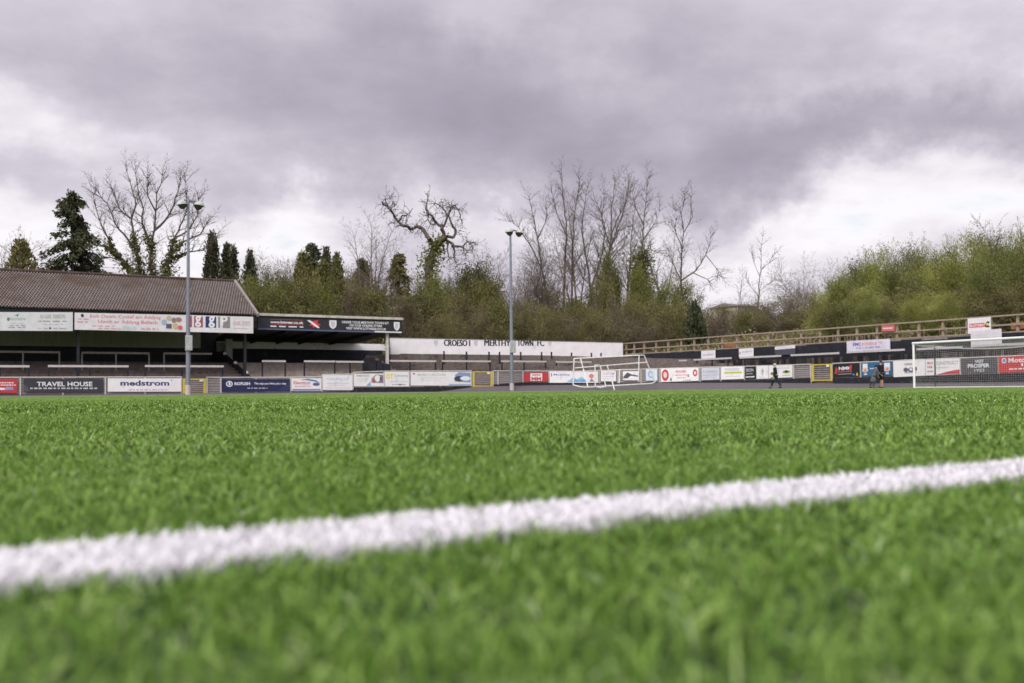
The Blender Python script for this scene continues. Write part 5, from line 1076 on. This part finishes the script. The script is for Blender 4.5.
# twisted ivy clad tree
def twisted():
    rn = np.random.default_rng(44); V = 83; u, v, P = base_at(431, ('v', V)); root = tree_root('twisted_tree', 'gnarled tree with crooked dark limbs and yellowish ivy on its leaning trunk', 'tree', P)
    def pz(zx, zy, dd=0): q = hit_d(360 + zx / 4.27, 180 + zy / 4.27, P.y + dd); return np.array(q - P)
    limbs = [([(292, 600), (288, 480), (295, 390), (305, 330), (325, 285), (345, 258)], .44, .25), ([(322, 285), (300, 255), (280, 228), (262, 206), (240, 198), (214, 210), (190, 196), (165, 178), (148, 158), (130, 128), (118, 112), (95, 95)], .20, .07),
             ([(165, 178), (180, 152), (205, 146), (225, 120)], .08, .03), ([(120, 112), (108, 85), (128, 72)], .06, .02), ([(130, 128), (150, 108), (140, 90)], .05, .02), ([(345, 258), (358, 225), (352, 196), (328, 184), (310, 160), (292, 145), (284, 105), (290, 60)], .20, .04),
             ([(355, 200), (372, 160), (362, 130), (338, 108), (318, 98)], .12, .03), ([(345, 258), (372, 240), (398, 246), (408, 212), (390, 186), (378, 150), (386, 122), (404, 108), (428, 150), (438, 182)], .16, .03), ([(372, 160), (398, 118), (412, 125)], .07, .02),
             ([(350, 262), (378, 262), (400, 282), (440, 288), (458, 262), (480, 282)], .15, .03), ([(392, 280), (404, 305), (400, 330), (414, 362)], .10, .03), ([(378, 262), (372, 300), (380, 340)], .08, .02), ([(440, 288), (452, 300), (478, 300)], .05, .02), ([(328, 184), (300, 188), (288, 150)], .07, .02)]
    S, Lb, tips = [], [], []; C = dict(seg=.3, wan=.30, up=-.01, tap=.7, rmin=.016, lv=2, st=(.1, .1), n=(.8, .7), ang=(50, 50), rat=(.55, .5), sh=.3)
    for pts, ra, rb_ in limbs:
        Q = [pz(a, b_, rn.normal(0, .5) if ra < .3 else 0) for a, b_ in pts]
        if len(limbs[0][0]) and Q: Q[0] = pz(*pts[0], 0)
        fine = [Q[0]]
        for a, b_ in zip(Q, Q[1:]): fine += [a + (b_ - a) * .5 + rn.normal(0, .07, 3), b_]
        n = len(fine) - 1
        for i in range(n):
            r0, r1 = ra + (rb_ - ra) * i / n, ra + (rb_ - ra) * (i + 1) / n; Lb.append((*fine[i], *fine[i + 1], r0, r1))
            if ra < .3 and i > n * .2 and rn.random() < .85:
                for _ in range(3): grow(S, tips, fine[i + 1], rn.normal(0, 1, 3) + [0, 0, -.05], rn.uniform(.4, 1.3), .032, 0, C, rn)
    link('trunk', seg_mesh('trunk', Lb, M['bark'], 8), root); link('crown', seg_mesh('crown', S, M['bark'], 3), root)
    T = [s for s in Lb if s[6] > .24]; Pi = np.concatenate([ivy_on(T, .1, 1500, .16, rn), ivy_on([s for s in T if s[5] < .45 * max(q[5] for q in T)], .1, 2600, .5, rn)]); foliage(root, Pi, rn.normal(0, 1, Pi.shape), .26, .2, BRIGHT, rn, 'ivy')
twisted()

def conifer(label, px, ytop, plane, hw, style='open', seed=1, group=None, m=None, n=5200):
    rn = np.random.default_rng(seed); u, v, P = base_at(px, plane); H = ztop(px, ytop, P) - P.z; rad = hw * P.y / FP; root = tree_root('conifer_tree', label, 'tree', P, group)
    link('trunk', seg_mesh('trunk', [(0, 0, -.3, 0, 0, H * .5, .2, .13), (0, 0, H * .5, 0, 0, H * .98, .13, .03)], M['bark'], 7), root)
    if style == 'open':
        nb_ = 105; f = rn.uniform(.06, 1, nb_) ** .85; az = rn.uniform(0, 6.283, nb_); Lb = rad * (1.04 - f) ** .8 * rn.uniform(.45, 1.3, nb_) + .15
        i = rn.integers(0, nb_, n); t_ = rn.random(n) ** .6; dx, dy = np.cos(az[i]), np.sin(az[i]); L_ = Lb[i] * t_
        Pz = f[i] * H * .98 + .10 * L_ - .34 * L_ ** 2 / np.maximum(.4, Lb[i]); Pq = np.stack([dx * L_, dy * L_, Pz], 1) + rn.normal(0, .16, (n, 3)) * [1, 1, .7]; Pq[:, 2] -= np.abs(rn.normal(0, .18, n))
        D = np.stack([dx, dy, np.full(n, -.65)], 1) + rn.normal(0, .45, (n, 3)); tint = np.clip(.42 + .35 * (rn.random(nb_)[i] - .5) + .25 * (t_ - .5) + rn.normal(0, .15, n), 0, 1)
        br = [(0, 0, f[k] * H * .98, math.cos(az[k]) * Lb[k], math.sin(az[k]) * Lb[k], f[k] * H * .98, .03, .012) for k in range(nb_)]; link('branches', seg_mesh('branches', br, M['bark'], 3), root)
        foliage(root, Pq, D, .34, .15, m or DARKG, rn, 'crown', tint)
    else:
        z = rn.random(n) ** 1.15; az = rn.uniform(0, 6.283, n); lob = 1 + .20 * np.sin(az * 3 + seed + z * 4) + .17 * np.sin(z * 15 + az * 2 + seed) + .14 * np.sin(az * 5 + z * 29)
        pr = np.minimum(1, 1.35 * (1 - z) ** .55) * (.62 + .38 * np.minimum(1, z * 5)); rr2 = rad * pr * lob * (1 - .5 * rn.random(n) ** 2.5)
        Pq = np.stack([rr2 * np.cos(az), rr2 * np.sin(az), z * H * (1 - .04 * np.sin(az * 2 + seed))], 1) + rn.normal(0, .12, (n, 3)); D = np.stack([np.cos(az) * .4, np.sin(az) * .4, np.ones(n)], 1) + rn.normal(0, .35, (n, 3))
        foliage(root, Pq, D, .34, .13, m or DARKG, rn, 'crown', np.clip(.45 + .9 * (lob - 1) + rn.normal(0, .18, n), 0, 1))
    return root
conifer('dark ragged spire shaped conifer behind the left end of the brown roof', 72, 188, ('v', 86), 54, 'open', 2, n=12000)
conifer('small olive conifer low behind the left end of the brown roof', 20, 243, ('v', 84), 20, 'col', 3, m=OLIVE)
conifer('dark columnar conifer just right of the left lamp post', 212, 237, ('v', 84), 10, 'col', 4)
conifer('narrow dark conifer spire, left one of the close pair right of the left lamp post', 226.5, 247, ('v', 85), 6.5, 'col', 5, n=3200)
conifer('narrow dark conifer spire, right one of the close pair right of the left lamp post', 233.5, 249, ('v', 86), 6, 'col', 6, n=3000)
conifer('dark little conifer above the right end of the brown roof', 250, 253, ('v', 88), 9, 'col', 7, n=3000)
conifer('tall dark conifer with the highest tip above the low stand', 313, 242, ('v', 84), 24, 'open', 8, n=7000)
conifer('slim dark conifer beside the tallest one above the low stand', 326.5, 251, ('v', 85), 8, 'col', 9, n=4000)
conifer('ivy smothered stump like tree above the pale house', 337, 257, ('v', 83), 9, 'col', 10, m=IVY, n=4000)
conifer('brownish green conifer left of the twisted tree', 399, 250, ('v', 86), 19, 'open', 12, m=OLIVE, n=6500)
conifer('greenish grey conifer between the bare bushy tree and the low stand', 363, 258, ('v', 88), 24, 'open', 13, m=IVY, n=6500)
conifer('small dark cone shaped evergreen standing low by the timber fence', 695, 304, ('v', 73.6), 9.5, 'col', 14, n=5000)
conifer('broad ivy covered mass below the tallest conifer tip', 304, 256, ('v', 83), 15, 'col', 17, m=IVY, n=8000)
conifer('rounded ivy covered tree right of the tallest conifer tip', 323, 264, ('v', 82), 13, 'col', 18, m=IVY, n=7000)

# bushes: a few grown shapes per kind, copied
def bush_proto(style, seed):
    rn = np.random.default_rng(seed); S, tips = [], []; root = link('bush', None)
    c = dict(seg=.6, wan=.10, up=.02, tap=.8, rmin=.010, lv=2, st=(.22, .1), n=(2.2, 1.8), ang=(36, 40), rat=(.40, .45), sh=.4)
    nst = dict(willow=17, olive=15, brown=18, ever=14, bright=14)[style]
    if style == 'willow': c.update(up=.05, ang=(28, 32)); nst = 27
    for k in range(nst):
        a = rn.uniform(0, 6.283); tl = 52 * math.sqrt(rn.random()); grow(S, tips, (.5 * math.cos(a), .5 * math.sin(a), -.3), (math.sin(R(tl)) * math.cos(a), math.sin(R(tl)) * math.sin(a), math.cos(R(tl))), rn.uniform(5.0 if style != 'willow' else 6.0, 6.9) * (1 - .25 * tl / 52), .055, 0, c, rn)
    A = np.array(S); tw = A[A[:, 6] < .035]; link('stems', seg_mesh('stems', S, M['bark'], 3), root)
    n = dict(willow=26000, olive=10500, brown=4200, ever=14000, bright=13000)[style]; m = dict(willow=WILLOW if seed % 2 == 0 else WILLOWD, olive=OLIVE, brown=BROWN, ever=IVY, bright=BRIGHT)[style]
    i = rn.integers(0, len(tw), n); f = rn.random((n, 1)); P = tw[i, 0:3] * (1 - f) + tw[i, 3:6] * f; sp = dict(willow=.13, olive=.16, brown=.14, ever=.24, bright=.20)[style]
    P = P + rn.normal(0, sp, (n, 3)); d = tw[i, 3:6] - tw[i, 0:3]; d /= np.linalg.norm(d, axis=1, keepdims=True)
    D = d + rn.normal(0, .5 if style == 'willow' else .9, (n, 3)); ln_, wd = dict(willow=(.17, .07), olive=(.17, .09), brown=(.16, .06), ever=(.21, .15), bright=(.20, .11))[style]
    fr = dict(willow=.72, olive=.35, brown=0, ever=.6, bright=.55)[style]; nc = int(n * fr)
    if nc:                                         # leaf masses that round the crown off, uneven and with gaps between
        K = 64; th_ = rn.uniform(0, 6.283, K); ze_ = rn.uniform(.05, 1, K) ** .8; rad_ = 3.5 * np.sqrt(np.maximum(0, 1 - ze_ ** 2.2)) * rn.uniform(.72, 1.08, K)
        C_ = np.stack([rad_ * np.cos(th_), rad_ * np.sin(th_), ze_ * 6.3 * rn.uniform(.86, 1.04, K)], 1); q = rn.integers(0, K, nc); sz = rn.uniform(.42, .8, K)[q][:, None]
        P[:nc] = C_[q] + rn.normal(0, 1, (nc, 3)) * sz * [1, 1, .85]; o_ = P[:nc] - C_[q]; d[:nc] = o_ / np.maximum(.05, np.linalg.norm(o_, axis=1, keepdims=True)) * .5 + [0, 0, .8]
        D = d + rn.normal(0, .5 if style == 'willow' else .9, (n, 3))
    g = rn.random(len(tw)); tint = np.clip(.5 + .40 * np.sin(P[:, 0] * .9 + seed) * np.sin(P[:, 1] * .8 + 1) * np.sin(P[:, 2] * 1.1) + .15 * (g[i] - .5) + rn.normal(0, .16, n), 0, 1)
    k = P[:, 2] > .05; foliage(root, P[k], D[k], ln_, wd, m, rn, 'foliage', tint[k]); return root
protos = {(s, k): bush_proto(s, 60 + 7 * k + 31 * j) for j, s in enumerate(('willow', 'olive', 'brown', 'ever', 'bright')) for k in range(2 if s != 'willow' else 3)}
used = {}
def bush(style, px, ytop, plane, width_px, label, group=None, name='bush'):
    vs_k = 3 if style == 'willow' else 2; k = used.get(style, 0); used[style] = k + 1; pr = protos[(style, k % vs_k)]
    u, v, P = base_at(px, plane); H = max(1.2, ztop(px, ytop, P) - P.z)
    r = dup(pr, label=label, category='bush' if name == 'bush' else 'tree'); r.name = name
    if group: r['group'] = group
    r.location = P; sxy = width_px * P.y / FP / 7.6; r.scale = (sxy, sxy, H / 7.0); r.rotation_euler = (0, 0, k * 2.1 + px)
    return r
G1 = 'thicket on the bank behind the white wall'; L1 = {'olive': 'olive twiggy bush in the thicket on the bank behind the white wall', 'brown': 'brown leafless bush in the thicket on the bank behind the white wall', 'ever': 'dark leafy bush in the thicket on the bank behind the white wall', 'bright': 'green leafy bush in the thicket on the bank behind the white wall'}
for st_, px, yt, V, wd in (('olive', 412, 264, 86, 44), ('brown', 448, 258, 88, 50), ('olive', 460, 268, 84, 44), ('brown', 428, 268, 85, 46), ('brown', 505, 268, 88, 50), ('olive', 392, 288, 80, 60), ('ever', 425, 288, 79, 46), ('brown', 416, 300, 77.5, 44), ('bright', 436, 272, 81, 38), ('olive', 455, 285, 79, 52), ('brown', 470, 298, 76, 46), ('ever', 474, 262, 83, 52), ('bright', 486, 274, 82, 40), ('olive', 500, 290, 78, 54), ('brown', 515, 282, 84, 60), ('ever', 497, 300, 76, 40),
                            ('olive', 530, 296, 77, 52), ('olive', 548, 282, 82, 56), ('brown', 560, 306, 76, 46), ('ever', 572, 298, 84, 52), ('olive', 588, 301, 78, 54), ('olive', 604, 268, 83, 44), ('ever', 611, 246, 85, 26), ('brown', 616, 300, 76, 46), ('olive', 634, 292, 78, 50), ('bright', 641, 262, 83, 34), ('bright', 668, 276, 80, 40), ('olive', 684, 272, 83, 40), ('olive', 656, 298, 76.5, 52), ('olive', 676, 296, 77, 46), ('olive', 545, 305, 75, 50), ('olive', 483, 308, 75, 50), ('olive', 445, 308, 75, 50), ('olive', 600, 308, 75, 50), ('brown', 640, 312, 75, 50)):
    bush(st_, px, yt, ('v', V), wd, L1[st_], G1)
G2 = 'bushes behind the low stand'; L2 = {'olive': 'olive bush behind the low stand', 'brown': 'brown twiggy bush behind the low stand', 'ever': 'dark ivy leaved bush behind the low stand', 'bright': 'fresh green bush behind the low stand'}
for st_, px, yt, V, wd in (('bright', 250, 276, 81, 56), ('bright', 270, 280, 80, 50), ('olive', 236, 272, 84, 44), ('ever', 288, 276, 82, 40), ('olive', 305, 262, 80, 50), ('bright', 318, 280, 79, 44), ('ever', 328, 272, 81, 36), ('brown', 345, 284, 79, 46), ('olive', 362, 278, 81, 56), ('ever', 376, 288, 79, 44), ('brown', 388, 290, 78.5, 46), ('olive', 260, 251, 90, 42), ('brown', 246, 262, 90, 40), ('brown', 280, 256, 90, 44), ('olive', 348, 264, 87, 44), ('brown', 384, 260, 88, 50), ('olive', 340, 276, 82, 44), ('ever', 262, 290, 79, 50), ('ever', 300, 292, 78.5, 50), ('olive', 278, 262, 88, 46)):
    bush(st_, px, yt, ('v', V), wd, L2[st_], G2)
G3 = 'scrub beyond the timber fence'; L3 = {'olive': 'olive scrub bush on the bank beyond the timber fence', 'brown': 'brown scrub bush on the bank beyond the timber fence', 'ever': 'dark scrub bush on the bank beyond the timber fence', 'bright': 'green scrub bush on the bank beyond the timber fence'}
for st_, px, yt, V, wd in (('brown', 706, 302, 92, 50), ('olive', 722, 300, 94, 56), ('brown', 740, 304, 90, 52), ('olive', 757, 299, 93, 56), ('bright', 752, 310, 88, 40), ('olive', 778, 294, 92, 54), ('brown', 790, 300, 88, 56), ('olive', 800, 287, 93, 54), ('brown', 815, 296, 88, 56), ('olive', 830, 292, 90, 56), ('olive', 806, 308, 84, 60), ('ever', 842, 300, 84, 44), ('brown', 770, 312, 86, 50), ('olive', 664, 300, 86, 50), ('brown', 690, 300, 90, 56), ('brown', 712, 312, 84, 50)):
    bush(st_, px, yt, ('v', V), wd, L3[st_], G3)
WL = {0: 'yellow green willow in first leaf at the left end of the green row', 1: 'pale green willow with brownish twigs, second from the left end of the green row', 2: 'willow under the first dark crest of the green row', 3: 'yellow green willow above the wide blue and red lettered sign', 4: 'willow above the goalpost with a darker top', 5: 'bright rounded willow left of the white and red fence board', 6: 'tallest bright willow above the white and red fence board', 7: 'pale flecked willow right of the white and red fence board', 8: 'grey green willow cut by the right picture edge', 9: 'dull olive willow behind the right picture edge'}
for i, (px, yt, U, wd) in enumerate(((838, 278, 66, 54), (856, 262, 67, 56), (882, 249, 68, 60), (868, 284, 63, 52), (912, 246, 69, 60), (940, 250, 65, 62), (972, 230, 67, 74), (1000, 240, 64, 62), (1030, 232, 66, 70), (1060, 222, 70, 90))):
    bush('willow', px, yt, ('u', U), wd, WL[i], 'green willows above the black wall', 'willow_tree')
G4 = 'undergrowth along the timber fence'; L4 = {'ever': 'dark low shrub behind the timber fence under the willows', 'olive': 'olive low shrub behind the timber fence under the willows', 'willow': 'pale green low shrub behind the timber fence under the willows', 'bright': 'green low shrub behind the timber fence under the willows'}
for st_, px, yt, U, wd in (('ever', 846, 302, 62, 40), ('willow', 872, 300, 61, 44), ('olive', 895, 296, 61, 46), ('willow', 920, 292, 61, 48), ('ever', 905, 288, 64, 50), ('willow', 948, 290, 61, 50), ('olive', 970, 284, 62, 52), ('ever', 990, 282, 63, 50), ('olive', 1010, 280, 62, 54), ('ever', 1035, 275, 63, 60), ('olive', 930, 270, 70, 60), ('ever', 955, 262, 72, 60), ('ever', 1000, 250, 72, 70), ('olive', 890, 268, 72, 60)):
    bush(st_, px, yt, ('u', U), wd, L4[st_], G4)
for r in protos.values():
    for ch in list(r.children): bpy.data.objects.remove(ch)
    bpy.data.objects.remove(r)
# bramble and dry grass covering the bank
rn = np.random.default_rng(5); n = 60000; Uq = rn.uniform(10, 92, n); Vq = rn.uniform(34, 112, n); ok = np.array([((v > (77.6 if u < 34 else 73) or u > 57) and (u > 57 or v > 72.8)) for u, v in zip(Uq, Vq)]); Uq, Vq = Uq[ok], Vq[ok]
cl = np.sin(Uq * .6) * np.sin(Vq * .5 + 1) ; Z = np.array([hill(u, v) for u, v in zip(Uq, Vq)]) + np.abs(rn.normal(0, .32, len(Uq))) * (1 + .6 * cl)
Pq = np.stack([Uq * TX + Vq * NX, Uq * TY + Vq * NY, Z], 1); Dq = rn.normal(0, .7, Pq.shape) + [0, 0, .8]; tq = np.clip(.5 + .3 * cl + rn.normal(0, .2, len(Uq)), 0, 1); h1 = rn.random(len(Uq)) < .74
for nm, k, m_ in (('bramble', h1, OLIVE), ('dry_grass', ~h1, BROWN)):
    o = link(nm, leaf_mesh(nm, Pq[k], Dq[k], .42, .14, tq[k], m_)); o['kind'] = 'stuff'
